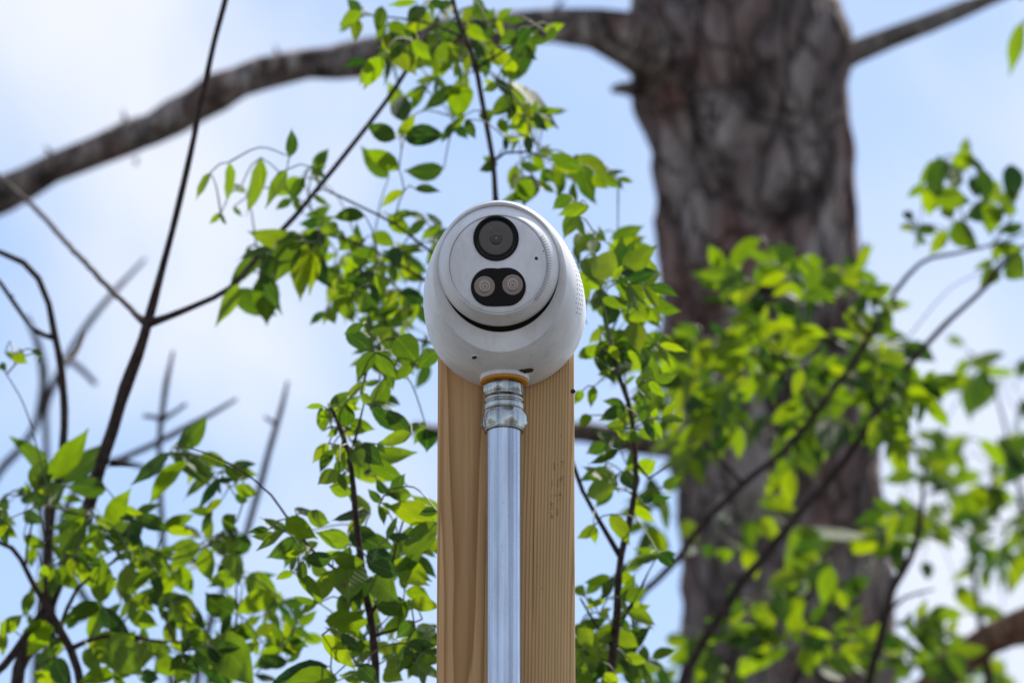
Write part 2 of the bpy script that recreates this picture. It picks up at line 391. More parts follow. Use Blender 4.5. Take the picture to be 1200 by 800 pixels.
# faded, unreadable stamp on the right of the face: loose ink strokes on the wood
bm = bmesh.new()
for (x0, y0, x1, y1) in ((255, 268, 270, 330), (282, 275, 294, 318), (305, 262, 333, 272), (318, 262, 330, 312), (282, 395, 294, 462), (303, 385, 312, 440), (318, 372, 338, 444),
                         (236, 398, 248, 482), (236, 520, 262, 532), (270, 512, 300, 530), (300, 498, 318, 530), (240, 545, 256, 556), (230, 575, 250, 632), (284, 560, 296, 600), (278, 612, 292, 680), (226, 650, 262, 662), (232, 668, 250, 700), (296, 545, 330, 553)):
    q = []
    for (zx, zy) in ((x0, y1), (x1, y1), (x1, y0), (x0, y0)):
        px, py = 610 + zx / 6.67, 500 + zy / 6.67
        lx = (px - 593) / 1800.0 ; lz = T0.z - (py - 369) / (1800.0 * math.cos(PITCH))
        q.append(bm.verts.new((lx, -PW / 2 - 0.0006, lz)))
    bm.faces.new(q)
st = bm_obj('ink_stamp', bm, M_INK, post, smooth=False); tag(st, 'faded dark stamp mark on the post face', kind='stuff')
# tiny knot at the right edge
bm = bmesh.new(); lathe(bm, [(0.0016, 0.0), (0.0014, 0.0008), (0.0005, 0.0012)], Matrix.Translation((0.0435, -PW / 2 + 0.0004, T0.z - 0.0525)) @ Matrix.Rotation(R(90), 4, 'X'), 10)
kn = bm_obj('resin_knot', bm, M_DIRT, post)

# ---------------------------------------------------------------- the security camera
mm = 0.001
secam = empty('security_camera', T0, 'white dome security camera fixed to the front of the wooden post top', 'security camera')
secam.rotation_euler = (0, 0, R(-3.2))
def ring_pts(t, r, k, zr=None, zc=0.0, N=112):
    zr = r if zr is None else zr
    return [Vector((r * math.cos(2 * math.pi * i / N), -(t + k * zr * math.sin(2 * math.pi * i / N)), zc + zr * math.sin(2 * math.pi * i / N))) * mm for i in range(N)]
def body_ring(s):
    e = s ** 2.3
    r = 52.4 - 9.6 * e; zr = 52.4 - 8.3 * s ** 2.7
    return (14 + 59.0 * s, r, 0.48 * s ** 1.2, zr, -0.7 * s ** 2.7)
def loft(bm, rs, mats=None):
    V = [[bm.verts.new(p) for p in r] for r in rs]; n = len(V[0])
    for i in range(len(V) - 1):
        for k in range(n):
            f = bm.faces.new((V[i][k], V[i][(k + 1) % n], V[i + 1][(k + 1) % n], V[i + 1][k]))
            if mats: f.material_index = mats[i]
    return V
def housing():
    bm = bmesh.new()
    rs = [ring_pts(0.05, 49, 0), ring_pts(0.05, 50.8, 0), ring_pts(0.6, 51.8, 0), ring_pts(2, 52.2, 0), ring_pts(8, 52.4, 0)]
    for i in range(0, 27):
        t, r, k, zr, zc = body_ring(i / 24.0 * 0.975 if i < 25 else (0.985 if i == 25 else 0.996)); rs.append(ring_pts(t, r, k, zr, zc))
    LT, LR, LK, LZ, LC = body_ring(1.0)
    # rounded lip, then the bevel that dips in to the opening
    rs.append(ring_pts(LT + 0.25, LR - 0.10, LK, LZ - 0.10, LC))
    rs.append(ring_pts(LT + 0.5, LR - 0.45, LK, LZ - 0.5, LC))
    GT, GR, GK, GZ, GC = 76.8, 39.1, 0.585, 36.6, 3.9
    for f in (0.03, 0.08, 0.16, 0.3, 0.5, 0.75, 0.94):
        bul = 0.5 * math.sin(math.pi * f)
        rs.append(ring_pts(LT + 0.5 + (GT - LT - 0.5) * f + bul, LR - 0.45 + (GR - LR + 0.45) * f, LK + (GK - LK) * f, LZ - 0.5 + (GZ - LZ + 0.5) * f, LC + (GC - LC) * f))
    rs.append(ring_pts(GT, GR, GK, GZ, GC)); rs.append(ring_pts(GT - 0.1, GR - 0.5, GK, GZ - 0.5, GC))
    rs.append(ring_pts(GT - 1.0, GR - 0.9, GK, GZ - 0.9, GC)); nface = len(rs) - 1
    rs.append(ring_pts(GT - 4.5, GR - 1.0, GK, GZ - 1.0, GC)); rs.append(ring_pts(GT - 26, GR - 1.0, GK, GZ - 1.5, GC))
    ms = [0] * (len(rs) - 1); ms[-1] = 1; 
    V = loft(bm, rs, ms)
    bm.faces.new(list(reversed(V[0])))
    f = bm.faces.new(V[-1]); f.material_index = 1
    # pipe-entry boss on the underside: soft-edged short collar
    M = Matrix.Translation(Vector((0.2, -20.5, 0)) * mm)
    prof = [(15.9, -46), (15.9, -51.6), (15.8, -52.4), (15.6, -52.9), (15.2, -53.15), (14.7, -53.2), (14.6, -52.6), (12.0, -52.4)]
    lathe(bm, [(r * mm, h * mm) for r, h in reversed(prof)], M, 56, close_top=True, close_bot=True)
    bmesh.ops.recalc_face_normals(bm, faces=bm.faces)
    return bm_obj('housing', bm, (M_WHITE, M_INNER), secam)
hs = housing()
def body_point(s, phi):
    def q(s_, p_):
        t, r, k, zr, zc = body_ring(s_)
        return Vector((r * math.cos(p_), -(t + k * zr * math.sin(p_)), zc + zr * math.sin(p_))) * mm
    p = q(s, phi); du = q(s + 0.01, phi) - p; dv = q(s, phi + 0.01) - p
    n = dv.cross(du).normalized()
    if n.dot(Vector((p.x, 0, p.z))) < 0: n = -n
    return p, n
# speaker perforations on the right flank
bm = bmesh.new()
for j in range(16):
    for i in range(4):
        ph = R(-17 + 3.3 * j + (1.6 if i % 2 else 0)); s = 0.34 + 0.10 * i
        if j in (0, 15) and i in (0, 3): continue
        p, n = body_point(s, ph)
        M = Matrix.Translation(p - n * 0.0002) @ n.to_track_quat('Z', 'Y').to_matrix().to_4x4()
        lathe(bm, [(0.00050, 0.0), (0.00050, 0.00032)], M, 8)
o = bm_obj('speaker_hole', bm, M_DARK, hs); tag(o, 'fine speaker perforations on the right flank', kind='stuff')
def on_body(name, s, phi, prof, material, sq=(1, 1), label=None, rot=0):
    p, n = body_point(s, phi)
    bm = bmesh.new()
    M = Matrix.Translation(p - n * 0.0004) @ n.to_track_quat('Z', 'Y').to_matrix().to_4x4() @ Matrix.Rotation(rot, 4, 'Z') @ Matrix.Diagonal((sq[0], sq[1], 1, 1))
    lathe(bm, prof, M, 20)
    o = bm_obj(name, bm, material, hs)
    if label: o['label'] = label
    return o
on_body('screw_recess', 0.79, R(-111.5), [(0.0024, 0.0), (0.0024, 0.0006), (0.0017, 0.0007), (0.0015, 0.0002)], M_WHITE, (1.25, 0.9))
on_body('screw_head', 0.785, R(-112.3), [(0.0017, 0.0002), (0.0015, 0.0009)], M_DIRT, (1.3, 0.8))
# lump of dried mud by the pipe entry
bm = bmesh.new()
p, n = body_point(0.42, R(-73.0))
rng = random.Random(3)
for k in range(13):
    q = p + Vector((rng.gauss(0, 2.3), rng.gauss(0, 1.0), rng.gauss(0, .3))) * mm
    rr = rng.uniform(0.7, 2.1) * mm
    bmesh.ops.create_icosphere(bm, subdivisions=2, radius=rr, matrix=Matrix.Translation(q) @ Matrix.Diagonal((1.3, 1, 0.7, 1)))
for v in bm.verts: v.co += Vector((1, 1, 1)) * 0.0006 * noise.noise(v.co * 1400)
o = bm_obj('mud_dab', bm, M_DIRT, hs); tag(o, 'dark crumb of dried mud stuck under the housing', kind='stuff')

# eyeball
BC = Vector((-0.4, -70.4, 8.3)) * mm
AXP, AXY = R(-20.0), R(1.8)
axis = Vector((math.sin(AXY) * math.cos(AXP), -math.cos(AXY) * math.cos(AXP), math.sin(AXP)))
zax = axis; xax = Vector((0, 0, 1)).cross(zax).normalized() * 1.0
xax = Vector((1, 0, 0)); xax = (xax - zax * xax.dot(zax)).normalized(); yax = zax.cross(xax)
EB = Matrix.Translation(BC) @ Matrix((xax, yax, zax)).transposed().to_4x4()   # local: x right, y up, z out of the face
RB = 39.4
def eyeball():
    bm = bmesh.new()
    prof = []
    a0 = math.asin(31.9 / RB)
    for k in range(0, 41):
        a = math.pi * 0.78 - (math.pi * 0.78 - a0) * k / 40
        prof.append((RB * math.sin(a), RB * math.cos(a)))
    h = RB * math.cos(a0)
    prof += [(31.55, h + 0.12), (31.35, h - 0.1), (31.3, h - 0.9)]
    lathe(bm, [(r * mm, z * mm) for r, z in prof], EB, 112)
    return bm_obj('eyeball', bm, M_WHITE, secam), h
eye, EH = eyeball()
def on_face(name, prof, x, y, z, material, n=56, sq=(1, 1), parent=None):
    bm = bmesh.new()
    lathe(bm, [(r * mm, h * mm) for r, h in prof], EB @ Matrix.Translation(Vector((x, y, z)) * mm) @ Matrix.Diagonal((sq[0], sq[1], 1, 1)), n)
    return bm_obj(name, bm, material, parent or eye)
fz = EH - 0.35
pl = on_face('face_plate', [(30.9, -1.0), (30.9, -0.1), (30.6, 0.15), (28, 0.35), (18, 0.65), (8, 0.75), (0.5, 0.78)], 0, 0, fz, M_PLATE, 112)
FZ = fz + 1.15
# grip ridges round the right of the plate
bm = bmesh.new()
for k in range(25):
    a = R(31 - 3.1 * k)
    M = EB @ Matrix.Rotation(a, 4, 'Z') @ Matrix.Translation(Vector((32.6, 0, EH - 0.15)) * mm) @ Matrix.Rotation(R(40), 4, 'Y') @ Matrix.Diagonal((0.0024, 0.00062, 0.0014, 1))
    bmesh.ops.create_cube(bm, size=1.0, matrix=M)
o = bm_obj('grip_ridge', bm, M_RIDGE, eye, smooth=False); tag(o, kind='stuff')
# lens
lx, ly = 0.3 - 1.4, 16.6
on_face('lens_ring', [(14.5, -1.0), (14.5, 0.35), (14.2, 0.65), (13.2, 0.7), (11.9, -0.1), (11.4, -0.5)], lx, ly, FZ - 0.1, M_BLACK)
on_face('lens_glass', [(11.7, -0.6), (10, -0.35), (7.5, -0.1), (4.9, 0.08), (4.7, -0.02), (4.3, 0.1), (2.5, 0.18), (0.3, 0.2)], lx, ly, FZ + 0.25, M_GLASS)
on_face('lens_core', [(4.1, 0.0), (3.8, 0.2), (2.2, 0.34), (0.2, 0.4)], lx, ly, FZ + 0.4, M_GLASS2)
on_face('lens_core', [(0.75, 0.2), (0.6, 0.45), (0.1, 0.5)], lx + .15, ly, FZ + 0.45, M_DIODE, 16)['label'] = 'pale pupil at the centre of the lens'
on_face('lens_core', [(0.28, 0.2), (0.2, 0.3)], lx - 3.2, ly + 6.6, FZ + 0.1, M_DIODE2, 10)['label'] = 'tiny pale fleck on the lens glass'
# dark infrared window, two discs melted together
def ir_window():
    bm = bmesh.new(); N = 96
    def outline(off, h):
        vs = []
        for i in range(N):
            a = 2 * math.pi * i / N
            c, s = math.cos(a), math.sin(a)
            cx = 5.1 if c >= 0 else -5.1
            x = cx * min(1, abs(c) * 6) + (12.4 - off) * c; y = (12.4 - off) * s * (0.985 if s > 0 else 1.0)
            if s > 0: y -= 0.55 * math.exp(-(x / 2.6) ** 2)
            vs.append(bm.verts.new(EB @ (Vector((0.3 - 0.5 + x, -14.3 + y, h)) * mm)))
        return vs
    rs = [outline(0, FZ - 1.4), outline(0, FZ - 0.05), outline(0.35, FZ + 0.18), outline(1.0, FZ + 0.22)]
    for i in range(3):
        for k in range(N): bm.faces.new((rs[i][k], rs[i][(k + 1) % N], rs[i + 1][(k + 1) % N], rs[i + 1][k]))
    bm.faces.new(rs[-1])
    return bm_obj('infrared_window', bm, M_BLACK, eye)
ir_window()
for x, y in ((-9.0, -13.9), (8.9, -13.2)):
    on_face('infrared_lamp', [(6.6, 0.1), (6.5, 0.32), (6.0, 0.36), (5.2, 0.30), (3.6, 0.32), (3.4, 0.5), (3.0, 0.55), (2.6, 0.40), (1.5, 0.42), (1.3, 0.55), (0.3, 0.6)], x, y, FZ, M_DIODE, 40)
    bm = bmesh.new()
    for r0 in (3.0, 1.5):
        lathe(bm, [((r0 + .28) * mm, 0.46 * mm), ((r0 + .24) * mm, 0.66 * mm), ((r0 - .24) * mm, 0.66 * mm), ((r0 - .28) * mm, 0.46 * mm)], EB @ Matrix.Translation(Vector((x + .2, y, FZ)) * mm), 32, False, False)
    o = bm_obj('lamp_ring', bm, M_DIODE2, eye); o['kind'] = 'stuff'
on_face('microphone_hole', [(1.15, -0.2), (1.1, 0.06), (0.4, 0.02)], 24.3, 3.3, FZ - 0.70, M_DARK, 20)
on_face('microphone_hole', [(0.45, -0.2), (0.4, 0.06), (0.2, 0.05)], 28.9, 7.8, FZ - 0.95, M_DARK, 14)

# ---------------------------------------------------------------- conduit and connector
base_c = T0 + Vector((-0.0012, -0.0205, 0))
cond = empty('conduit', (base_c.x, base_c.y, 0.0), 'galvanised steel conduit pipe running up the post face', 'pipe')
ztop = T0.z
bm = bmesh.new()
lathe(bm, [(0.0112, -0.25), (0.0112, 1.0), (0.0112, 2.0), (0.0112, 2.5), (0.0112, ztop - 0.08)], Matrix(), 64, False, False)
bm_obj('pipe', bm, M_PIPE, cond)
gk = bm = bmesh.new()
lathe(bm, [(r * mm, h * mm + ztop) for r, h in ((10, -54.9), (14.8, -54.9), (15.4, -54.5), (15.4, -53.6), (14.8, -53.2), (10, -53.2))], Matrix(), 48)
tag(bm_obj('sealing_ring', bm, M_ORANGE, cond), 'orange rubber sealing ring under the housing')
def nut(z0, z1, rad, dome, rot, sides=6):
    """hexagon nut, chamfered at both ends"""
    bm = bmesh.new(); n = 72
    def rr(a, f):
        a = (a - rot) % (2 * math.pi / sides) - math.pi / sides
        flat = rad * math.cos(math.pi / sides) / math.cos(a)
        return min(flat, rad * 0.985) * (1 - f) + rad * math.cos(math.pi / sides) * 0.96 * f
    H = z1 - z0
    rs = []
    for u, f in ((0.0, 1.0), (0.02, 1.0), (0.16, 0.45), (0.30, 0.0), (0.70, 0.0), (0.86, 0.45), (0.98, 1.0), (1.0, 1.05)):
        ff = f * dome
        row = []
        for k in range(n):
            a = 2 * math.pi * k / n; q = rr(a, ff)
            q += 0.00055 * noise.noise(Vector((math.cos(a) * 2.6, math.sin(a) * 2.6, z0 * 900 + u * 1.8)))      # dents from the wrench
            row.append(bm.verts.new((q * math.cos(a), q * math.sin(a), ztop + z0 + H * u + 0.0004 * noise.noise(Vector((math.cos(a) * 1.7, math.sin(a) * 1.7, z0 * 700))))))
        rs.append(row)
    for i in range(len(rs) - 1):
        for k in range(n): bm.faces.new((rs[i][k], rs[i][(k + 1) % n], rs[i + 1][(k + 1) % n], rs[i + 1][k]))
    bm.faces.new(rs[-1]); bm.faces.new(list(reversed(rs[0])))
    return bm
bm_obj('hex_nut', nut(-0.0640, -0.0550, 0.0142, 1.0, R(12)), M_ZINC, cond)
bm = bmesh.new()
lathe(bm, [(r * mm, h * mm + ztop) for r, h in ((12.0, -74.2), (12.6, -74.0), (13.0, -73.4), (13.2, -70.4), (13.0, -69.6), (12.2, -69.0), (12.1, -68.2), (12.9, -67.8), (13.0, -66.6), (12.8, -66.0), (12.2, -65.6), (12.2, -64.1))], Matrix(), 64)
bm_obj('threaded_collar', bm, M_ZINC, cond)
bm_obj('hex_nut', nut(-0.0868, -0.0744, 0.0156, 1.0, R(-9)), M_ZINC, cond)
bm = bmesh.new()
lathe(bm, [(r * mm, h * mm + ztop) for r, h in ((11.4, -88.2), (12.6, -88.0), (12.9, -87.4), (12.9, -86.7))], Matrix(), 64)
bm_obj('nut_throat', bm, M_ZINC, cond)

# ---------------------------------------------------------------- the big tree
D_T = 8.0
def build_big_tree():
    prof = [(-80, 850, 112), (0, 860, 121), (60, 867, 132), (110, 869, 131), (170, 879, 123), (230, 884, 120), (300, 889, 118), (400, 896, 120), (550, 912, 123), (700, 923, 123), (800, 928, 123), (900, 933, 124)]
    ctl = [(P(x, y, D_T), r / F * D_T) for y, x, r in reversed(prof)]
    p0, r0 = ctl[0]; p1, r1 = ctl[-1]
    ctl = [(Vector((p0.x + 0.18, p0.y - 0.05, -0.1)), 0.26), (Vector((p0.x + 0.15, p0.y - 0.03, 0.5)), 0.19), (Vector((p0.x + 0.07, p0.y, 2.2)), 0.155)] + ctl + [(Vector((p1.x - 0.12, p1.y + 0.05, p1.z + 0.9)), 0.115), (Vector((p1.x - 0.3, p1.y + 0.1, p1.z + 3.0)), 0.08), (Vector((p1.x - 0.4, p1.y + 0.1, p1.z + 5.5)), 0.02)]
    root = empty('tall_tree', ctl[0][0] + Vector((0, 0, 0.1)), 'thick grey barked tree trunk with long bare limbs on the right', 'tree')
    inv = -root.location
    bm = bmesh.new()
    pts = catmull(ctl, 0.012)
    # keep rings dense only where the trunk is seen
    sides = 120; rings = []
    last = None
    for p, r in pts:
        if last is not None and not (p0.z - 0.1 < p.z < p1.z + 0.1) and (p - last).length < 0.15: continue
        last = p.copy()
        ring = []
        for k in range(sides):
            a = 2 * math.pi * k / sides
            dv = Vector((math.cos(a), math.sin(a), 0))
            q = p + dv * r
            u = Vector((q.x * 25, q.y * 25, q.z * 6.5))
            u2 = u + noise.noise_vector(u * 0.8) * 0.7
            cell = noise.voronoi(u2)[0]
            edge = min(1.0, (cell[1] - cell[0]) * 2.6)
            h = 0.011 * edge + 0.006 * noise.noise(u * 1.5) + 0.005 * noise.noise(u * 3.5) + 0.006 * noise.noise(Vector((q.x * 4, q.y * 4, q.z * 1.6)))
            ring.append(bm.verts.new(p + dv * (r + h - 0.008) + inv))
        rings.append(ring)
    for i in range(len(rings) - 1):
        for k in range(sides): bm.faces.new((rings[i][k], rings[i][(k + 1) % sides], rings[i + 1][(k + 1) % sides], rings[i + 1][k]))
    bm.faces.new(rings[-1])
    bm_obj('trunk', bm, M_BARK, root)
    def limb(pl, material, sides=24, jit=0.32, label=None, thick=1.12):
        c = catmull([(P(x, y, d) + inv, r * thick / F * d) for x, y, d, r in pl], 0.03)
        b2 = bmesh.new(); tube(b2, c, sides, jit)
        for v in b2.verts:
            q = v.co; v.co = q + Vector((noise.noise(q * 9), noise.noise(q * 9 + Vector((5, 0, 0))), noise.noise(q * 9 + Vector((0, 7, 0))))) * 0.010
        o = bm_obj('limb', b2, material, root)
        if label: o['label'] = label
        return o
    limb([(820, 90, 8.0, 44), (765, 62, 7.93, 36), (735, 50, 7.9, 27), (700, 36, 7.9, 21.5), (650, 30, 7.9, 20), (600, 30, 7.9, 20), (540, 36, 7.9, 20.5), (480, 51, 7.9, 21), (420, 65, 7.9, 20), (360, 74, 7.9, 18.5), (310, 87, 7.9, 19.5), (250, 112, 7.9, 20), (200, 138, 7.9, 18.5), (150, 161, 7.9, 18.5), (100, 181, 7.9, 17.5), (60, 198, 7.9, 18), (0, 227, 7.9, 20), (-80, 262, 7.9, 18), (-200, 300, 7.9, 12), (-330, 310, 7.9, 3)], M_LIMB, label='long bare limb reaching to the left')
    limb([(930, 92, 8.0, 16), (985, 68, 8.0, 13), (1000, 62, 8.0, 11.5), (1040, 46, 8.0, 10.5), (1085, 29, 8.0, 9.5), (1130, 13, 8.0, 8.5), (1165, -1, 8.0, 7), (1230, -28, 8.0, 5), (1320, -50, 8.0, 1.5)], bpy.data.materials['pale_limb_bark'], 16, label='short pale limb on the right of the trunk')
    limb([(880, 525, 8.0, 16), (810, 520, 7.9, 12.5), (740, 514, 7.9, 10.5), (690, 509, 7.9, 9.5), (600, 507, 7.9, 8), (540, 507, 7.9, 7), (488, 505, 7.9, 6.5), (480, 504, 7.9, 2)], M_LIMB, 14, label='low dark broken limb passing behind the post', thick=1.4)
    limb([(780, 105, 7.95, 10), (740, 100, 7.92, 8), (725, 100, 7.9, 6), (713, 101, 7.9, 3)], M_LIMB, 10, label='broken stub on the left of the trunk')
    for x, y, dx, dy in ((148, 145, -4, -16), (158, 180, 2, 14), (328, 68, -6, -14), (62, 180, -10, -8), (650, 8, 12, -8)):
        b2 = bmesh.new(); tube(b2, [(P(x, y + 6, 7.9) + inv, 0.004), (P(x + dx * .5, y + dy * .5, 7.9) + inv, 0.003), (P(x + dx, y + dy, 7.9) + inv, 0.0015)], 6)
        bm_obj('twig_stub', b2, M_LIMB, root)
bark('pale_limb_bark', 5.0, (0.20, 0.175, 0.155), (0.07, 0.06, 0.05), (0.17, 0.13, 0.10), (0.30, 0.27, 0.24), 0.6)
build_big_tree()

# reddish limb in the lower right corner, grown from a tree standing right of the view
def build_red_tree():
    d = 7.3
    tr = [(Vector((2.05, 3.0, -0.1)), 0.16), (Vector((2.0, 3.05, 1.5)), 0.12), (Vector((1.9, 3.1, 3.6)), 0.095), (Vector((1.85, 3.1, 5.2)), 0.07), (Vector((1.8, 3.1, 7.5)), 0.02)]
    root = empty('leaning_tree', (2.05, 3.0, 0), 'thick reddish brown limb in the lower right corner', 'tree')
    inv = -root.location
    bm = bmesh.new(); tube(bm, [(p + inv, r) for p, r in catmull(tr, 0.1)], 18, 0.2); bm_obj('trunk', bm, M_LIMBR, root)
    c = catmull([(tr[2][0] + inv + Vector((0, 0, .05)), 0.05)] + [(P(x, y, d) + inv, r / F * d) for x, y, r in ((1500, 600, 30), (1330, 680, 25), (1240, 717, 22), (1200, 732, 20), (1159, 750, 19.5), (1120, 778, 19), (1090, 805, 16), (1030, 850, 12), (950, 900, 3))], 0.03)
    bm = bmesh.new(); tube(bm, c, 18, 0.25)
    bm_obj('limb', bm, M_LIMBR, root)
build_red_tree()

# ---------------------------------------------------------------- leaves
ASP = 0.41
def leaf_meshes():
    out = []
    rng = random.Random(11)
    for v in range(10):
        bend = rng.uniform(-0.02, 0.26); fold = rng.uniform(0.05, 0.30); twist = rng.uniform(-0.5, 0.5); side = rng.uniform(-0.07, 0.07)
        wide = rng.uniform(0.92, 1.08)
        st = [0.0, 0.10, 0.24, 0.42, 0.60, 0.76, 0.90, 1.0]
        wd = [0.02, 0.56, 0.91, 1.0, 0.86, 0.52, 0.14, 0.005]
        bm = bmesh.new(); uvl = bm.loops.layers.uv.new('UVMap')
        rows = []
        for s, wv in zip(st, wd):
            row = []
            for f in (-1, -0.5, 0, 0.5, 1):
                y = f * wv * ASP / 2 * wide
                z = abs(y) * fold - bend * s * s + 0.012 * math.sin(s * 14 + f * 2 + v)
                a = twist * (s - 0.3)
                yy = y * math.cos(a) - z * math.sin(a) * 0.3; zz = z + y * math.sin(a)
                row.append((bm.verts.new((s * (1 - 0.10 * bend), yy + side * math.sin(s * math.pi), zz)), s, 0.5 + y / ASP))
            rows.append(row)
        for i in range(len(rows) - 1):
            for k in range(4):
                q = (rows[i][k], rows[i + 1][k], rows[i + 1][k + 1], rows[i][k + 1])
                f = bm.faces.new([a[0] for a in q])
                for lp, a in zip(f.loops, q): lp[uvl].uv = (a[1], a[2])
        me = bpy.data.meshes.new('leaf'); bm.to_mesh(me); bm.free()
        me.polygons.foreach_set('use_smooth', [True] * len(me.polygons))
        me.materials.append(M_LEAF)
        out.append(me)
    return out
LEAF = leaf_meshes()

class Plant:
    def __init__(self, name, label, cat, base, d, twig_mat=M_TWIG, seed=1):
        self.root = empty(name, base, label, cat); self.inv = -Vector(base); self.d = d; self.rng = random.Random(seed)
        self.nodes = []; self.leaves = []; self.tm = twig_mat
    def stem(self, pl, name='stem', to_ground=False, sides=9, label=None):
        """pl: (px, py, radius px, [distance])"""
        pts = []
        for q in pl:
            dd = q[3] if len(q) > 3 else self.d
            pts.append((P(q[0], q[1], dd), q[2] / F * dd))
        if to_ground:
            p, r = pts[0]; b = Vector(self.root.location); b.z = -0.03
            pts = [(b, r * 2.2), (b.lerp(p, 0.45) + Vector((0.02, 0.01, 0)), r * 1.6), (b.lerp(p, 0.8) + Vector((-0.01, 0, 0)), r * 1.15)] + pts
        c = catmull(pts, 0.012)
        wob = [(p + Vector((noise.noise(p * 22), noise.noise(p * 22 + Vector((9, 0, 0))), noise.noise(p * 22 + Vector((0, 9, 0))))) * r * 0.5, r * (1 + 0.16 * noise.noise(p * 40) + 0.5 * max(0.0, noise.noise(p * 13 + Vector((3, 1, 7))) - 0.42))) for p, r in c]
        bm = bmesh.new(); tube(bm, [(p + self.inv, r) for p, r in wob], sides)
        for v in [w for w in wob]: self.nodes.append(v[0])
        o = bm_obj(name, bm, self.tm, self.root)
        if label: o['label'] = label
        return o
    def leaf(self, bx, by, tx, ty, wpx, tone='', d=None, grow=1.0):
        d = d if d is not None else self.d + self.rng.gauss(0, 0.045)
        g = 1.13
        self.leaves.append((bx, by, bx + (tx - bx) * g, by + (ty - by) * g, wpx * 1.04, tone, d))
    def zoom(self, ox, oy, sc, text, d=None, jit=0.045):
        """leaves as read off an enlargement: 'bx,by,tx,ty,w[b|d]; ...'"""
        for item in text.replace('\n', ' ').split(';'):
            item = item.strip()
            if not item: continue
            tone = ''
            if item[-1] in 'bd': tone = item[-1]; item = item[:-1]
            a, b, c, e, wv = [float(q) for q in item.split(',')]
            dd = (d or self.d) + self.rng.gauss(0, jit)
            self.leaf(ox + a / sc, oy + b / sc, ox + c / sc, oy + e / sc, wv / sc, tone, dd)
    def spray(self, x, y, ang, n, ll, d=None, tone='', gap=0.5):
        """compound leaf: n pairs of leaflets and an end one along a drooping stalk"""
        rng = self.rng; dd = (d or self.d) + rng.gauss(0, 0.10)
        px, py, a = x, y, R(ang); slope = rng.uniform(-.02, .02)
        step = ll * gap
        for i in range(n):
            px += math.cos(a) * step; py -= math.sin(a) * step
            a -= R(rng.uniform(2, 9)) * (1 if math.cos(a) > 0 else -1)
            dd += slope
            for sg in (1, -1):
                if rng.random() < 0.06: continue
                la = a + sg * R(rng.uniform(38, 75)); l = ll * rng.uniform(0.75, 1.1) * (0.75 + 0.3 * math.sin(math.pi * (i + 1) / (n + 1)))
                tx, ty = px + math.cos(la) * l, py - math.sin(la) * l * 0.85 + 0.22 * l
                self.leaf(px, py, tx, ty, l * rng.uniform(0.24, 0.43), tone, dd + rng.uniform(-.02, .02))
        px += math.cos(a) * step * .5; py -= math.sin(a) * step * .5
        self.leaf(px, py, px + math.cos(a) * ll, py - math.sin(a) * ll + .15 * ll, ll * rng.uniform(.3, .5), tone, dd)
    def finish(self, keep=300, more=0.0):
        rng = self.rng
        # leaflets come in pairs and overlap: grow partners and leaves a little behind
        for (bx, by, tx, ty, wpx, tone, d) in list(self.leaves):
            l = math.hypot(tx - bx, ty - by); a = math.atan2(ty - by, tx - bx)
            if rng.random() < more:
                a2 = a + rng.choice((-1, 1)) * R(rng.uniform(45, 120)); l2 = max(14, l) * rng.uniform(0.75, 1.1)
                a2 = a2 + 0.25 * math.sin(math.pi / 2 - a2)          # leaflets hang
                self.leaves.append((bx + rng.uniform(-4, 4), by + rng.uniform(-4, 4), bx + math.cos(a2) * l2, by + math.sin(a2) * l2, l2 * rng.uniform(0.24, 0.46), rng.choice(('', 'd')), d + rng.uniform(0.0, 0.12)))
            if rng.random() < more * 0.8:
                a2 = a + R(rng.gauss(0, 40)); l2 = max(16, l) * rng.uniform(0.8, 1.15)
                ox, oy = bx + rng.gauss(0, 13), by + rng.gauss(0, 10)
                self.leaves.append((ox, oy, ox + math.cos(a2) * l2, oy + math.sin(a2) * l2, l2 * rng.uniform(0.24, 0.48), rng.choice(('', 'd', 'd')), d + rng.uniform(0.03, 0.25)))
        # petioles: join each leaf base to the nearest bit of wood or petiole already joined
        items = []
        for (bx, by, tx, ty, wpx, tone, d) in self.leaves:
            B = P(bx, by, d); v = P(tx, ty, d) - B
            items.append([B, v, wpx / F * d, tone])
        nodes = list(self.nodes)
        todo = set(range(len(items)))
        best = {}
        for i in todo:
            B = items[i][0]; bd, bj = 1e9, None
            for nd in nodes:
                q = (nd - B).length_squared
                if q < bd: bd, bj = q, nd
            best[i] = (bd, bj)
        bm = bmesh.new()
        while todo:
            i = min(todo, key=lambda k: best[k][0]); todo.discard(i)
            bd, nd = best[i]; B = items[i][0]; L = math.sqrt(bd)
            if L > 1e-5:
                mid = B.lerp(nd, 0.5) + Vector((0, 0, min(0.02, L * 0.16)))
                c = catmull([(nd, 0.0008 if L > 0.03 else 0.0006), (mid, 0.0006), (B, 0.0005)], 0.008)
                tube(bm, [(p + self.inv, r) for p, r in c], 5, cap=False)
                extra = [p for p, r in c]
            else: extra = [B]
            v = items[i][1]
            for k in todo:
                Bk = items[k][0]; bdk, bj = best[k]
                for p in extra:
                    q = (p - Bk).length_squared * 1.15
                    if q < bdk: bdk, bj = q, p
                best[k] = (bdk, bj)
        if len(bm.verts):
            o = bm_obj('petiole', bm, M_PETIOLE, self.root); o['kind'] = 'stuff'
        else: bm.free()
        order = sorted(range(len(items)), key=lambda i: -items[i][1].length)
        rest = []
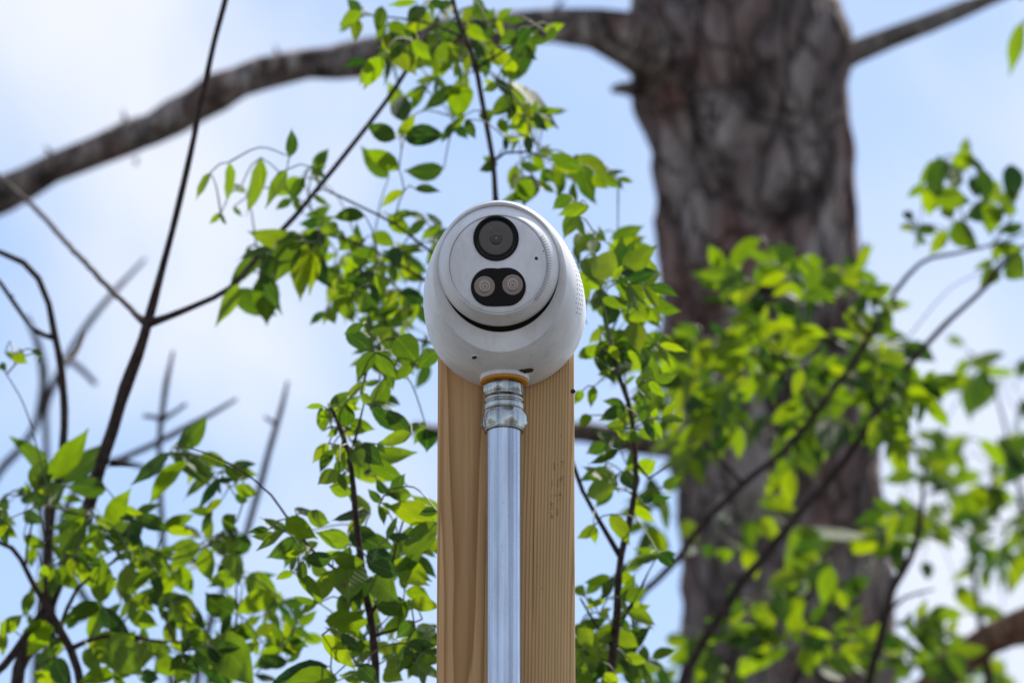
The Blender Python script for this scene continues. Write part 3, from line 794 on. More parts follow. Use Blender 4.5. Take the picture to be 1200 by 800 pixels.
        for rank, i in enumerate(order):
            B, v, wv, tone = items[i]
            ln = v.length
            L = max(ln, wv / ASP * 0.92, 0.012); L = min(L, ln * 1.7 + 1e-4)
            c = math.sqrt(max(0, L * L - ln * ln)) * rng.choice((-1, 1))
            u = (v + FWD * c).normalized()
            n0 = (-FWD) - u * (-FWD).dot(u)
            n0 = n0.normalized() if n0.length > 1e-4 else u.orthogonal().normalized()
            cs = max(0.22, min(1.0, wv / (L * ASP))); ph = math.acos(cs)
            cand = [Matrix.Rotation(s * ph + rng.uniform(-.08, .08), 3, u) @ n0 for s in (1, -1)]
            sc = [abs(n.dot(SUN)) for n in cand]
            k = 0 if sc[0] > sc[1] else 1
            if tone == 'd': k = 1 - k
            elif tone == '': k = rng.choice((0, 1))
            n = cand[k]
            if n.z < 0: n = -n
            y = n.cross(u)
            M = Matrix((u, y, n)).transposed().to_4x4(); M.translation = B + self.inv
            wf = max(1.0, min(1.5, wv / (L * ASP))) * rng.uniform(1.0, 1.1)
            M = M @ Matrix.Diagonal((L, L * wf, L, 1))
            me = rng.choice(LEAF)
            if rank < keep:
                o = bpy.data.objects.new('leaf', me); C.objects.link(o); o.parent = self.root; o.matrix_basis = M
            else: rest.append((me, M))
        if rest:
            bm = bmesh.new()
            for me, M in rest:
                k = len(bm.verts); bm.from_mesh(me); bm.verts.ensure_lookup_table()
                for vv in bm.verts[k:]: vv.co = M @ vv.co
            o = bm_obj('leaf', bm, M_LEAF, self.root); o['kind'] = 'stuff'

def gbase(px, d, dx=0.0):
    p = P(px, 800, d); return (p.x + dx, p.y, 0.0)

# ---------------------------------------------------------------- bare branching sapling, left
pl = Plant('bare_sapling', 'dark leafless sapling forking in front of the long bare limb', 'tree', gbase(10, 5.0), 5.0)
pl.stem([(20, 800, 8.12), (55, 720, 8.12), (85, 640, 7.75), (115, 555, 7.75), (147, 455, 7.25), (172, 377, 6.5), (190, 315, 4.5), (207, 250, 4), (224, 180, 3.75), (238, 110, 3.5), (250, 50, 3.5), (265, -5, 3.5), (290, -90, 2.5), (300, -150, 1.25)], to_ground=True)
pl.stem([(172, 378, 6.25), (195, 371, 4), (230, 358, 3.62), (270, 337, 3.38), (310, 292, 3.25), (345, 254, 3.25), (380, 212, 3.12), (420, 162, 3), (450, 122, 2.88), (477, 82, 2.75), (500, 45, 2.25), (515, 20, 1.25)], 'branch')
pl.stem([(172, 378, 6.25), (160, 368, 3.5, 5.05), (135, 345, 3.38, 5.2), (90, 298, 3.25, 5.5), (40, 243, 3.12, 5.8), (0, 208, 3, 6), (-60, 150, 1.88, 6.2)], 'branch')
pl.stem([(130, 542, 5), (142, 544, 3.12), (165, 546, 1.5)], 'twig')
pl.finish(more=0)

pl = Plant('bare_sapling', 'curved dark bare stem at the left edge of the view', 'tree', gbase(40, 5.2), 5.2, seed=2)
pl.stem([(60, 800, 6.25), (58, 700, 6), (60, 600, 5.62), (72, 540, 5.25), (76, 480, 5), (70, 425, 4.75), (63, 392, 4.75), (58, 355, 4), (46, 326, 3.75), (28, 307, 3.5), (0, 295, 3.25), (-60, 285, 1.88)], to_ground=True)
pl.stem([(63, 396, 4.38), (52, 393, 3.25), (36, 383, 2.88), (18, 357, 2.75), (0, 332, 2.75), (-40, 290, 1.25)], 'branch')
pl.stem([(70, 425, 3.75), (82, 420, 2.5, 5.3), (92, 408, 2.25, 5.5), (100, 390, 1.25, 5.8)], 'twig')
pl.stem([(18, 358, 2.25), (12, 350, 1.75), (16, 345, 1)], 'twig')
pl.finish(more=0)

# ---------------------------------------------------------------- dead twigs farther off
DD = 6.6
pl = Plant('dead_bush', 'pale blurred dead twigs standing behind the left shrub', 'bush', gbase(170, DD), DD, M_DEAD, 3)
pl.stem([(245, 800, 4), (222, 740, 3.8), (200, 700, 3.6), (192, 650, 3.5), (188, 590, 3.5), (187, 530, 3.5), (190, 490, 3.5), (196, 445, 3.2), (203, 411, 1.6)], to_ground=True)
pl.stem([(200, 800, 4.5), (100, 700, 4.5), (70, 620, 4.2), (105, 553, 4.2), (140, 538, 4), (190, 516, 4), (240, 489, 3.6), (278, 467, 1.8)], 'branch', to_ground=True)
pl.stem([(230, 800, 4.5), (245, 735, 4.5), (270, 670, 4), (293, 610, 4), (306, 560, 4), (315, 530, 4), (323, 500, 3.8), (329, 478, 3.2), (337, 446, 1.6)], 'branch', to_ground=True)
pl.stem([(190, 493, 3.4), (180, 489, 2.6), (168, 488, 2.4)], 'twig'); pl.stem([(190, 493, 3.4), (205, 483, 2.5), (218, 473, 2.4)], 'twig')
pl.stem([(324, 497, 3.2), (316, 493, 2.4), (310, 488, 2.2)], 'twig')
pl.stem([(140, 538, 3), (170, 547, 3), (230, 548, 2.4)], 'twig')
pl.finish(more=0)
DD = 7.6
pl = Plant('dead_bush', 'faintest blurred arching dead twigs near the left edge', 'bush', gbase(-40, DD), DD, M_DEAD, 4)
pl.stem([(-30, 800, 6), (-20, 680, 5.5), (-15, 580, 5), (0, 550, 4.8), (25, 525, 4.6), (44, 490, 4.6), (51, 450, 4.4), (45, 405, 4.2), (30, 370, 3)], to_ground=True)
pl.stem([(40, 800, 5), (52, 640, 4.5), (54, 540, 4.2), (56, 470, 4), (80, 418, 4), (110, 370, 4), (140, 335, 3.4), (171, 302, 1.6)], 'branch', to_ground=True)
pl.stem([(80, 420, 3.6), (98, 435, 3.4), (113, 451, 3.2)], 'twig')
pl.finish(more=0)

# ---------------------------------------------------------------- tall sapling behind the post
d = 4.95
pl = Plant('leafy_sapling', 'tall leafy sapling rising behind the security camera to the top', 'tree', gbase(590, d), d, seed=5)
pl.stem([(592, 800, 5), (590, 600, 4.6), (588, 420, 4.3), (584, 300, 3.8), (580, 225, 3.6), (577, 185, 3.4), (572, 155, 3.3), (563, 110, 3.2), (556, 75, 3.0), (546, 45, 2.8), (535, 15, 2.6), (528, -10, 2.4), (520, -60, 1.6)], to_ground=True)
pl.stem([(586, 345, 3), (545, 318, 2), (505, 295, 1.8), (462, 262, 1.7), (425, 243, 1.5), (385, 224, 1.3)], 'branch')
pl.stem([(587, 400, 3), (540, 355, 2), (480, 318, 1.6), (430, 290, 1.4), (380, 275, 1.2), (330, 282, 1)], 'branch')
pl.stem([(587, 420, 3), (520, 405, 1.8), (470, 395, 1.4), (448, 400, 1)], 'branch')
pl.stem([(578, 188, 2.4), (592, 179, 1.6), (620, 178, 1.3), (650, 188, 1.1), (690, 203, 0.8)], 'branch')
pl.stem([(546, 45, 2), (510, 30, 1.4), (470, 22, 1.2), (430, 18, 0.8)], 'branch')
pl.stem([(558, 80, 2), (590, 60, 1.2), (625, 42, 0.8)], 'branch')
pl.zoom(220, 180, 4, '''105,90,30,200,35; 195,40,200,215,50b; 345,20,305,270,75; 465,75,375,240,60; 550,110,485,220,50; 590,65,650,-5,45; 490,215,415,255,35; 250,155,215,150,20;
215,250,250,290,22; 155,280,105,325,28; 590,195,660,235,30; 1015,175,915,240,40; 1065,165,1175,170,40; 625,290,555,290,28; 830,290,690,300,60; 710,360,615,350,70d; 600,340,680,300,40; 520,375,425,390,34d;
400,450,240,480,45d; 360,465,190,610,80d; 235,610,140,790,75; 335,560,430,735,68; 370,470,380,580,70d; 520,410,420,590,95; 560,420,510,665,85; 600,420,590,640,55; 640,400,630,510,42; 500,400,430,450,50d; 640,370,560,430,80d;
830,400,710,450,55; 860,380,960,430,62; 770,480,850,510,50; 710,520,665,605,45; 780,500,760,625,85; 960,440,990,535,60; 900,490,900,615,58b; 870,540,930,640,60b; 1000,520,1110,590,62; 1000,640,1110,692,72; 990,650,925,720,35;
720,650,860,660,52; 720,690,735,770,40; 860,660,840,735,42; 940,290,1040,370,72; 1110,310,1040,385,42; 1000,450,1100,450,36; 1190,340,1100,400,40; 1180,420,1120,510,72; 800,780,900,770,32; 1060,735,960,785,50d; 660,720,690,790,50; 640,740,580,800,34; 900,600,960,600,40; 880,470,760,470,50''')
pl.zoom(280, 0, 4, '''580,60,480,115,55d; 555,90,545,190,55b; 670,30,650,140,60; 830,10,710,20,30; 700,110,795,170,70b; 690,160,700,240,50b; 720,230,820,345,85b; 670,270,595,400,85b; 600,290,500,310,35; 880,40,790,100,60b;
810,190,920,275,62b; 1000,110,960,200,90b; 920,150,890,225,60b; 1000,200,920,290,60; 900,250,1080,280,60; 1185,60,1085,85,50b; 900,0,980,30,40b; 1100,0,1150,40,40; 765,570,762,430,95; 735,650,610,590,75; 775,650,955,640,88; 1020,570,950,660,40; 1065,560,1105,645,45;
750,795,605,705,75; 960,790,790,800,90; 1010,400,875,505,55d; 1060,400,1040,530,110d; 240,735,245,615,55; 350,790,415,705,50; 1090,300,1160,330,60d; 840,60,900,120,60; 950,60,1010,10,60b; 1080,120,1150,180,60b''')
pl.zoom(500, 0, 4, '''420,150,350,190,70; 480,130,430,205,60b; 550,145,640,115,46b; 600,130,560,195,42b; 480,180,565,195,42b; 400,215,500,275,70; 240,190,330,250,90d; 290,250,390,300,80d; 350,330,425,350,40d; 400,280,380,345,60; 330,390,270,425,40; 400,450,310,535,72;
390,380,610,560,48; 455,490,475,645,100; 410,490,385,560,40; 340,560,375,622,50; 380,600,450,600,26; 370,650,435,655,26; 470,640,480,715,42; 530,705,590,720,40; 590,745,720,790,82; 680,740,725,770,60; 500,730,550,795,42; 440,770,530,795,40; 260,520,290,575,60d; 330,770,250,800,42; 200,100,240,190,50d; 260,100,230,170,50''')
pl.zoom(600, 180, 4, '''180,10,330,70,62; 330,60,385,195,80; 390,90,440,150,60; 440,95,500,150,50; 500,115,565,130,26; 100,0,150,80,46; 40,45,120,70,30; 195,85,135,130,55; 100,105,60,225,92; 50,110,0,160,100; 90,120,10,210,82''')
# free ends that fill in round the housing
for x, y, a, n, l in ((495, 290, 200, 3, 26), (500, 40, 200, 2, 24), (535, 62, 190, 2, 24), (520, 85, 220, 2, 24), (470, 50, 240, 2, 22), (560, 30, 20, 2, 24), (455, 300, 230, 3, 26), (440, 330, 200, 2, 26), (485, 375, 200, 3, 26), (450, 395, 230, 2, 26), (430, 300, 250, 2, 24), (495, 400, 210, 2, 26), (400, 285, 250, 2, 28), (650, 200, 330, 2, 26), (605, 140, 20, 2, 24), (470, 330, 220, 3, 26), (500, 350, 190, 2, 26), (560, 60, 200, 2, 24), (690, 330, 20, 2, 28)): pl.spray(x, y, a, n, l)
pl.finish(more=0.42)

# ---------------------------------------------------------------- young tree right of the post
d = 4.7
pl = Plant('leafy_sapling', 'leafy sapling just right of the post, in front of the trunk edge', 'tree', gbase(716, d), d, seed=6)
pl.stem([(716, 800, 5), (721, 740, 4.8), (724, 690, 4.6), (728, 650, 4.2), (738, 605, 3.8), (745, 560, 3.4), (743, 510, 3.2), (736, 470, 3.0), (726, 440, 2.6), (716, 400, 2.2), (706, 350, 1.8), (698, 300, 1.2)], to_ground=True)
pl.stem([(727, 652, 3.8), (712, 628, 3.2), (696, 600, 3), (683, 575, 2.8), (673, 548, 2.6), (660, 510, 1.5)], 'branch')
pl.stem([(722, 420, 2.2), (700, 405, 1.6), (680, 420, 1)], 'twig')
pl.stem([(744, 540, 2.4), (760, 560, 1.6), (785, 545, 1)], 'twig')
pl.stem([(721, 740, 3), (750, 690, 1.6), (760, 670, 1)], 'twig')
pl.stem([(720, 760, 3), (700, 735, 1.8), (680, 700, 1.2)], 'twig')
pl.zoom(600, 180, 4, '''270,195,200,250,60b; 360,250,230,290,60; 300,280,250,380,72; 440,400,380,385,30; 340,370,310,455,82b; 385,395,370,475,62b; 490,560,370,480,130; 340,490,400,605,110d; 520,520,655,440,92; 510,480,540,605,110; 500,570,705,570,60; 560,590,540,655,40; 600,660,695,660,32b; 430,640,380,725,72; 420,680,545,730,60; 480,700,440,795,70b; 560,720,640,775,80b; 600,720,590,805,72b''')
pl.zoom(660, 380, 4, '''170,80,230,258,95d; 70,150,180,100,60d; 240,90,385,165,80d; 220,100,260,165,42b; 190,20,240,85,60; 320,-10,350,112,92b; 290,160,270,235,60b; 370,180,470,255,92; 400,330,325,345,72; 290,390,180,445,60; 90,310,55,370,42; 145,290,132,378,46b; 130,425,85,478,46; 260,590,130,645,42; 200,670,80,728,42; 240,765,110,805,92; 280,690,335,775,82; 350,690,430,640,70; 300,540,360,500,60; 360,490,440,540,80; 200,560,120,600,60; 290,480,200,470,50b''')
pl.zoom(660, 600, 4, '''150,60,70,115,52; 220,10,300,145,66; 450,200,325,252,34d; 450,195,510,252,62d; 220,300,105,322,42; 250,310,335,322,52; 270,400,385,360,62; 300,470,425,520,52; 270,500,305,555,35; 340,400,345,472,26; 180,470,215,492,42; 200,410,105,442,30; 55,350,92,392,50; 330,555,365,542,26; 150,600,255,552,72d; 240,560,345,622,72; 70,540,150,665,82d; 80,520,140,582,40; 120,650,285,745,82d; 200,650,405,765,80d; 290,670,385,700,50; 330,720,352,805,52b; 60,665,130,615,60; 60,720,175,700,82; 60,760,125,805,82; 270,690,300,765,50b; 90,640,30,720,70d; 180,700,140,790,70; 250,760,180,820,70b; 60,600,110,660,60''')
for x, y, a, n, l in ((690, 780, 160, 2, 26), (700, 300, 20, 2, 30), (705, 335, 10, 3, 32), (715, 370, 20, 3, 30), (700, 395, 340, 2, 28), (722, 415, 20, 3, 30), (735, 460, 30, 2, 28), (740, 500, 20, 2, 28), (700, 350, 200, 2, 26), (730, 600, 30, 2, 26), (735, 790, 40, 2, 28), (705, 740, 200, 2, 24)): pl.spray(x, y, a, n, l)
pl.finish(more=0.5)

# ---------------------------------------------------------------- sapling left of the post
d = 4.5
pl = Plant('leafy_sapling', 'upright leafy sapling left of the post with a dark reddish stem', 'tree', gbase(440, d), d, seed=7)
pl.stem([(440, 800, 5), (437, 740, 4.6), (429, 700, 4.4), (422, 650, 4), (416, 600, 3.8), (411, 550, 3.4), (403, 515, 3), (395, 492, 2.6), (388, 478, 2)], to_ground=True)
pl.stem([(410, 538, 2.6), (416, 515, 1.7), (422, 490, 1.3), (426, 474, 0.9)], 'twig')
pl.stem([(427, 690, 2.6), (398, 670, 1.9), (366, 644, 1.7), (340, 612, 1.6), (318, 580, 1.4), (298, 562, 1.1), (272, 544, 1.0), (240, 530, .9), (212, 522, .6)], 'branch')
pl.stem([(434, 720, 2.5), (455, 680, 1.6), (464, 640, 1.4), (472, 612, 1.1), (484, 595, 0.8)], 'branch')
pl.stem([(437, 745, 2.2), (470, 735, 1.4), (495, 725, 1)], 'branch')
pl.zoom(250, 380, 4, '''520,385,438,390,26; 545,385,632,315,46; 530,400,505,455,34; 600,385,695,395,26; 625,480,625,370,75; 690,325,748,362,40; 720,375,845,368,26d; 740,390,882,490,62; 730,370,800,412,40b; 640,460,745,490,65d; 600,490,610,522,30b; 580,495,540,522,32; 930,510,780,552,60; 920,490,972,468,40b; 1000,490,1000,578,90b; 560,585,505,685,50; 590,690,498,745,62; 590,640,570,702,42; 600,570,610,682,52; 650,590,690,655,72; 640,600,682,712,60; 680,570,775,640,90d; 710,640,905,735,82; 770,560,803,600,30; 740,690,700,690,26; 545,760,655,782,60; 830,780,935,800,60;
620,45,730,122,70; 700,0,620,42,42; 730,42,838,12,40d; 860,60,942,165,122; 760,130,678,255,62; 760,130,862,245,72; 940,180,850,265,52; 840,210,840,300,32; 1050,120,970,195,72d''')
pl.zoom(250, 600, 4, '''340,30,462,112,92d; 330,85,208,162,40d; 260,80,172,90,36b; 400,120,262,205,92d; 420,190,330,200,30; 440,0,545,42,70b; 730,0,568,30,40; 640,150,500,105,82d; 640,90,765,162,100; 700,110,842,162,70d; 430,220,565,200,70d; 560,210,702,232,70d; 645,225,640,385,150d; 560,270,475,425,82d; 460,245,542,282,60b; 375,285,298,312,36b; 390,280,502,422,66b; 480,430,385,390,36; 640,370,598,492,62d; 690,380,660,475,52;
720,180,862,242,110d; 840,230,1005,312,92; 860,290,1003,332,62d; 740,240,882,282,82; 900,370,1012,402,62d; 740,300,862,402,130d; 760,430,922,452,92; 920,420,1052,442,62; 820,120,922,120,36d; 1050,50,888,195,110d; 960,150,1042,202,30d; 1050,-5,970,12,40; 940,510,868,582,70; 940,580,870,692,62d; 890,480,790,562,62d; 1040,540,958,612,92d; 510,575,662,712,80; 600,570,690,642,50d; 640,510,538,490,40b; 540,720,262,795,92d; 560,770,350,790,110b; 700,790,600,770,60b; 950,700,992,785,92b; 870,690,820,722,60; 780,520,700,500,90d; 700,600,650,680,50; 760,620,850,650,60b; 900,650,850,720,80; 1000,640,960,720,80d; 800,740,880,790,80b; 680,720,760,790,80d''')
for x, y, a, n, l in ((470, 655, 20, 2, 30), (480, 790, 60, 2, 32), (450, 770, 150, 2, 30), (470, 740, 300, 2, 30), (440, 600, 60, 2, 26)): pl.spray(x, y, a, n, l)
pl.finish(more=0.5)

# ---------------------------------------------------------------- shrub in the lower left corner
d = 4.85
pl = Plant('leafy_shrub', 'broad leafy shrub filling the lower left corner', 'shrub', gbase(90, d), d, seed=8)
pl.stem([(95, 810, 5.5), (82, 760, 5), (66, 732, 5), (52, 706, 4.8), (38, 682, 3.6), (25, 655, 3), (14, 641, 2.8), (-20, 628, 2)], to_ground=True)
pl.stem([(-25, 805, 5), (5, 780, 4.6), (28, 748, 4.4), (45, 722, 4), (55, 706, 4)], 'branch')
pl.stem([(42, 690, 3), (30, 668, 2), (32, 640, 1.6), (38, 610, 1.2)], 'branch')
pl.stem([(82, 760, 3.5), (120, 745, 2.4), (165, 748, 2), (205, 752, 1.8), (195, 730, 1.4)], 'branch')
pl.stem([(70, 738, 3), (90, 690, 2.2), (130, 660, 1.8), (165, 640, 1.4), (200, 655, 1.1), (240, 640, 1.0), (278, 610, .9), (285, 560, .8), (250, 540, 0.7), (215, 530, .6)], 'branch')
pl.stem([(205, 752, 1.8), (260, 760, 1.6), (277, 735, 1.4), (277, 690, 1.1), (279, 660, .9)], 'branch')
pl.stem([(52, 706, 3), (55, 650, 2), (55, 600, 1.6), (57, 575, 1.2)], 'branch')
pl.zoom(0, 400, 4, '''160,700,215,555,85; 235,650,385,422,95b; 160,765,282,690,112d; 500,690,325,685,86; 90,725,100,680,32b; 160,740,98,742,32b; 0,740,42,772,42b; 0,105,28,130,36b; 60,60,115,98,46; 200,55,148,40,26;
795,520,632,655,62d; 880,560,712,735,66; 840,520,992,642,52d; 1010,610,862,720,52; 940,530,1072,582,56d; 1040,640,928,765,46; 1050,600,1185,620,72d; 1080,590,1195,575,40d; 1020,650,1092,650,30; 1040,740,965,802,36; 1100,680,1205,702,62b; 1100,720,1165,742,42b''')
pl.zoom(0, 600, 4, '''0,60,65,112,62b; 110,10,192,42,62; 110,110,205,162,52; 420,50,492,148,52d; 400,60,298,182,92d; 350,140,328,232,62d; 520,80,692,182,110d; 560,10,642,42,52; 630,30,782,82,62; 780,85,918,96,46b; 990,0,945,88,36d; 1050,80,1112,10,62b; 1110,100,1070,175,60b; 1160,110,1098,195,82b;
940,150,812,235,62d; 960,160,992,312,76d; 990,140,1105,182,52; 830,240,897,378,62b; 1108,310,998,325,82; 1095,472,976,370,102; 1120,450,1205,418,72; 1060,200,1092,262,70d; 220,250,178,302,52b; 280,250,362,355,72; 250,260,250,372,72d; 350,240,472,355,62; 190,320,202,408,46b; 150,370,118,482,52b; 470,305,545,312,36b; 420,250,472,208,40; 590,250,620,372,82d; 720,260,620,382,46b; 640,200,785,200,60d; 700,230,792,292,82d; 0,560,102,483,62d; 150,510,202,605,110d; 220,580,148,655,70; 215,650,242,715,42d; 480,430,298,505,72; 400,460,462,482,50b; 470,440,602,565,72d; 610,400,702,462,72d; 700,420,892,432,62d; 600,480,745,522,82b; 790,450,905,482,72b; 800,510,935,522,62; 520,570,665,725,150b; 660,600,652,735,120b; 690,620,815,642,82; 400,640,472,745,82b; 660,750,745,772,62b; 260,680,342,795,102d; 540,760,380,795,72; 980,600,1165,775,180d; 830,620,992,602,52d; 860,690,985,682,50d; 880,700,828,795,62d; 1080,550,1205,590,72; 620,680,560,760,90; 500,650,440,690,60d; 150,760,300,800,60; 740,690,820,760,90d; 960,560,860,600,60''')
pl.zoom(250, 600, 4, '''150,310,295,372,112b; 280,380,122,465,92b; 90,580,190,540,62b; 200,570,282,528,52; 200,620,118,640,42d; 240,620,312,608,40; 210,720,305,680,62b''')
for x, y, a, n, l in ((130, 700, 60, 3, 26), (220, 640, 200, 3, 26), (300, 720, 30, 2, 28), (320, 770, 60, 3, 28), (270, 780, 120, 2, 28), (160, 660, 120, 2, 24), (340, 790, 100, 2, 30), (80, 660, 60, 2, 24), (180, 600, 200, 2, 24), (120, 610, 160, 2, 22), (200, 770, 20, 3, 30), (60, 780, 100, 2, 28), (120, 790, 60, 2, 30), (20, 620, 150, 2, 24), (30, 590, 60, 2, 22), (100, 640, 40, 2, 24), (240, 790, 40, 2, 30), (180, 690, 330, 2, 26), (50, 640, 10, 2, 24)): pl.spray(x, y, a, n, l)
pl.finish(more=0.55)

# ---------------------------------------------------------------- large sunlit shrub before the trunk
d = 6.2
pl = Plant('leafy_shrub', 'big sunlit leafy shrub spreading in front of the tree trunk', 'shrub', gbase(820, d), d, seed=9)
pl.stem([(800, 800, 6.5), (820, 760, 6.2), (835, 735, 6), (880, 670, 5.5), (932, 608, 5), (985, 545, 4.6), (1010, 510, 4.2), (1040, 468, 3.8), (1075, 415, 3.4), (1115, 373, 3.2), (1155, 335, 3.0), (1185, 300, 2), (1230, 270, 1)], to_ground=True)
pl.stem([(745, 705, 4), (770, 678, 4), (796, 652, 4.4), (812, 626, 4.4), (870, 568, 4.2), (920, 525, 4), (955, 485, 3.8), (990, 440, 3.6), (1018, 395, 3.2), (1050, 340, 2.8), (1078, 309, 2.6), (1092, 302, 2.2), (1122, 297, 1.9), (1150, 290, 1.6), (1180, 281, 1.3), (1210, 270, 1)], 'stem', to_ground=True)
pl.stem([(955, 485, 3), (920, 430, 2.2), (890, 390, 1.8), (850, 370, 1.4), (810, 400, 1)], 'branch')
pl.stem([(1018, 395, 2.8), (980, 350, 1.8), (945, 310, 1.4), (925, 292, 1.2), (900, 285, .9)], 'branch')
pl.stem([(870, 568, 3), (830, 520, 2), (800, 470, 1.6), (770, 430, 1.2)], 'branch')
pl.stem([(1140, 293, 1.6), (1130, 260, 1.2), (1120, 225, .8)], 'branch')
pl.stem([(1160, 290, 1.8), (1185, 255, 1.3), (1190, 225, 1.0)], 'branch')
pl.stem([(1155, 335, 2.4), (1162, 318, 1.6), (1185, 295, 1.2)], 'twig')
pl.zoom(660, 380, 4, '''400,170,575,60,70b; 600,0,560,85,112b; 620,110,415,152,92b; 690,120,620,185,92b; 950,70,795,172,112b; 800,30,965,62,82b; 720,40,855,112,82b; 580,170,612,265,72d; 560,170,475,205,60; 860,190,698,212,62b; 750,230,862,262,62b; 550,280,478,332,72b; 480,60,400,100,90b; 500,110,560,180,80b; 880,120,960,150,90b''')
pl.zoom(900, 170, 4, '''840,70,758,185,90b; 960,40,878,135,82b; 750,200,758,315,82b; 780,240,942,262,92b; 830,280,852,345,62; 890,120,858,205,72b; 960,150,972,245,62d; 1000,110,1012,265,72b; 1030,170,1105,262,92; 1140,90,1130,255,92; 1180,200,1078,262,60; 1030,270,1052,405,112d; 950,310,1003,352,60; 1090,280,1165,312,50; 870,360,985,465,102b; 840,400,763,505,56; 1060,480,1195,482,62d; 1110,560,1205,612,92d; 1150,490,1192,595,72d; 1060,545,968,577,36d; 1090,590,998,655,72d; 640,310,662,355,42d; 700,390,795,402,50d; 620,385,665,395,24d; 700,440,742,462,30d; 1200,380,1078,392,50;
80,500,0,625,92b; 190,510,202,625,102b; 260,620,355,645,72b; 350,610,425,642,60b; 580,660,448,722,62; 500,640,428,692,52b; 550,760,655,755,26d; 300,640,240,690,60b''')
pl.zoom(600, 180, 4, '1170,400,1008,545,76b; 1190,450,1196,605,62b')
pl.zoom(900, 370, 4, '''300,480,280,645,150d; 540,470,572,605,150d; 540,550,358,582,82; 640,230,560,150,70d; 480,30,610,80,60d; 520,120,640,130,30d; 600,200,680,330,80d''')
for i, (x, y, a) in enumerate(((905, 395, 120), (905, 395, 200), (935, 360, 60), (945, 345, 150), (975, 385, 40), (980, 400, 160), (1005, 420, 320), (955, 430, 200), (940, 455, 240), (1000, 455, 350), (1030, 470, 20), (975, 480, 240), (915, 480, 200), (880, 440, 210), (870, 470, 180), (835, 430, 140), (850, 500, 230), (815, 480, 170), (790, 455, 130), (930, 405, 90), (990, 350, 60), (870, 400, 160), (1020, 380, 330), (1035, 440, 340), (785, 560, 230), (850, 370, 110), (760, 440, 150), (905, 340, 150), (930, 500, 250), (800, 495, 150), (1015, 480, 330), (850, 455, 160), (900, 450, 80), (960, 460, 40))):
    pl.spray(x, y, a + pl.rng.uniform(-20, 20), pl.rng.choice((2, 3, 3)), pl.rng.uniform(28, 40), d + pl.rng.uniform(-.25, .35), pl.rng.choice(('b', 'b', '', 'd')) if y < 470 else pl.rng.choice(('', 'd', 'b')))
    if i % 2 and y < 480: pl.spray(x + pl.rng.uniform(-25, 25), y + pl.rng.uniform(-15, 25), a + pl.rng.uniform(90, 270), 2, pl.rng.uniform(26, 38), d + pl.rng.uniform(-.1, .5), pl.rng.choice(('b', '', 'd')))
pl.finish(more=0.3)

# ---------------------------------------------------------------- shrub along the lower right
d = 6.6
pl = Plant('leafy_shrub', 'dense leafy shrub along the bottom below the trunk, right of the post', 'shrub', gbase(960, d), d, seed=10)
pl.stem([(1020, 805, 6), (1031, 750, 5.5), (1044, 695, 5), (1072, 642, 4.4), (1080, 595, 3), (1082, 560, 2), (1090, 530, 1.2)], to_ground=True)
pl.stem([(930, 810, 5), (945, 770, 3), (955, 735, 2), (975, 700, 1.5), (990, 665, 1)], 'stem', to_ground=True)
pl.stem([(850, 815, 5), (855, 780, 3), (870, 750, 2), (900, 730, 1.4)], 'stem', to_ground=True)
pl.stem([(1038, 720, 3), (1060, 700, 2), (1095, 690, 1.2)], 'branch')
pl.zoom(660, 600, 4, '''480,590,570,612,52d; 610,590,612,725,82b; 670,580,725,602,62; 700,650,668,765,82b; 820,520,832,635,82; 940,420,985,525,60b; 960,480,938,605,72b; 1030,390,1042,495,62b; 1130,330,1088,385,52b; 1100,400,1058,575,62b; 1150,270,955,335,72d; 990,650,868,745,92b; 890,700,830,770,80b; 1150,620,1152,755,82b; 850,180,902,305,72d; 770,170,758,235,72d; 680,150,682,215,62d; 860,40,882,155,92b; 760,10,738,65,92b; 900,40,1005,112,82b; 1200,90,1098,195,82d; 1080,80,1205,92,52d; 560,40,620,120,70; 600,150,570,200,60; 460,780,540,740,50; 1000,560,930,600,70''', jit=.12)
pl.zoom(900, 570, 3.477, '''0,90,112,95,42d; 110,180,405,192,50d; 300,190,118,285,52d; 340,265,458,225,42b; 430,280,515,250,36b; 170,340,-5,382,62d; 260,320,228,475,72b; 415,370,258,465,72b; 130,450,88,595,62b; 480,170,562,180,50b; 530,210,530,345,62b; 160,380,110,440,50b; 20,450,60,540,60b''', jit=.12)
for i, (x, y, a) in enumerate(((850, 770, 100), (930, 770, 60), (970, 770, 40), (1005, 760, 80), (900, 785, 90), (830, 790, 140), (945, 790, 30), (990, 790, 60), (870, 795, 160), (1050, 770, 60), (1045, 735, 30), (1060, 790, 40), (800, 795, 150), (1085, 600, 160), (1075, 640, 40))):
    pl.spray(x, y, a + pl.rng.uniform(-20, 20), pl.rng.choice((2, 3, 3)), pl.rng.uniform(26, 38), d + pl.rng.uniform(-.3, .3), pl.rng.choice(('b', '', 'd')))
pl.finish(more=0.25)

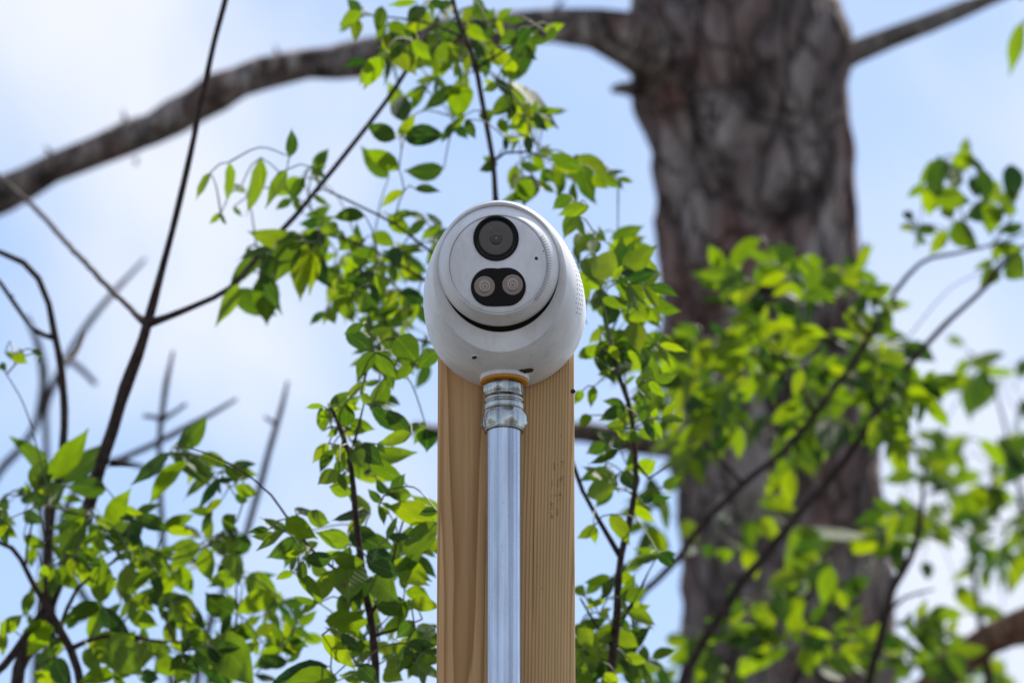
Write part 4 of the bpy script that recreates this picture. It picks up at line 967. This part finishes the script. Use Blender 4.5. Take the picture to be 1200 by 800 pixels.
# ---------------------------------------------------------------- farther shrub at the right edge
d = 7.6
pl = Plant('leafy_shrub', 'blurred leafy shrub at the right edge above the reddish limb', 'shrub', gbase(1170, d), d, seed=12)
pl.stem([(1160, 810, 6), (1150, 740, 4), (1140, 660, 3), (1150, 600, 2.4), (1165, 560, 1.8), (1175, 520, 1.2)], to_ground=True)
pl.stem([(1230, 810, 6), (1215, 700, 4), (1200, 640, 3), (1195, 580, 2), (1190, 540, 1.4), (1196, 470, 1)], 'stem', to_ground=True)
pl.stem([(1145, 640, 2.4), (1115, 620, 1.8), (1085, 600, 1.2)], 'branch')
pl.stem([(1200, 600, 2.4), (1170, 470, 1.6), (1150, 425, 1.2), (1135, 412, .8)], 'branch')
pl.zoom(900, 370, 4, '''1110,180,925,222,42d; 940,200,858,305,52d; 950,280,950,475,72b; 1020,250,968,445,72b; 1070,300,988,445,62b; 780,590,780,528,76d; 610,630,745,630,36d; 780,620,895,695,52d; 990,580,1105,705,56; 700,740,543,762,62d; 760,740,905,795,52d; 850,650,932,722,60b; 1200,195,1188,285,50d; 1200,390,1190,460,50d; 680,560,640,620,40; 840,100,920,130,40d''', 7.6, .2)
pl.zoom(900, 570, 3.477, '''620,90,458,92,62d; 520,110,602,142,60b; 650,90,722,132,82b; 670,200,745,202,82d; 620,330,675,330,60d; 770,400,842,505,62d; 720,530,638,625,52d; 760,30,830,130,60d''', 7.2, .2)
for i, (x, y, a) in enumerate(((1085, 580, 100), (1105, 610, 60), (1130, 580, 120), (1150, 590, 60), (1175, 560, 90), (1195, 590, 150), (1180, 620, 60), (1190, 650, 200), (1160, 540, 40), (1130, 610, 300), (1200, 620, 260), (1080, 610, 200), (1190, 770, 100), (1150, 795, 120), (1195, 790, 160), (1120, 790, 100), (1100, 770, 80), (1085, 790, 120), (1170, 600, 320))):
    pl.spray(x, y, a + pl.rng.uniform(-20, 20), pl.rng.choice((2, 2, 3)), pl.rng.uniform(24, 36), d + pl.rng.uniform(-.5, .6), pl.rng.choice(('b', '', 'd')))
pl.finish(more=0.3)

# ---------------------------------------------------------------- hanging twig, top right corner
d = 6.4
pl = Plant('leafy_sapling', 'slender sapling showing one hanging leaf in the top right corner', 'tree', gbase(1300, d), d, seed=13)
pl.stem([(1310, 800, 5), (1290, 500, 4), (1270, 250, 3), (1250, 100, 2.4), (1225, 20, 1.8), (1205, -5, 1)], to_ground=True)
pl.stem([(1232, 40, 1.5), (1212, 25, 1.1), (1199, 28, .8)], 'twig')
pl.zoom(900, 0, 4, '1195,105,1122,325,62; 1190,0,1180,-60,40; 1230,120,1260,260,60')
pl.finish(more=0)
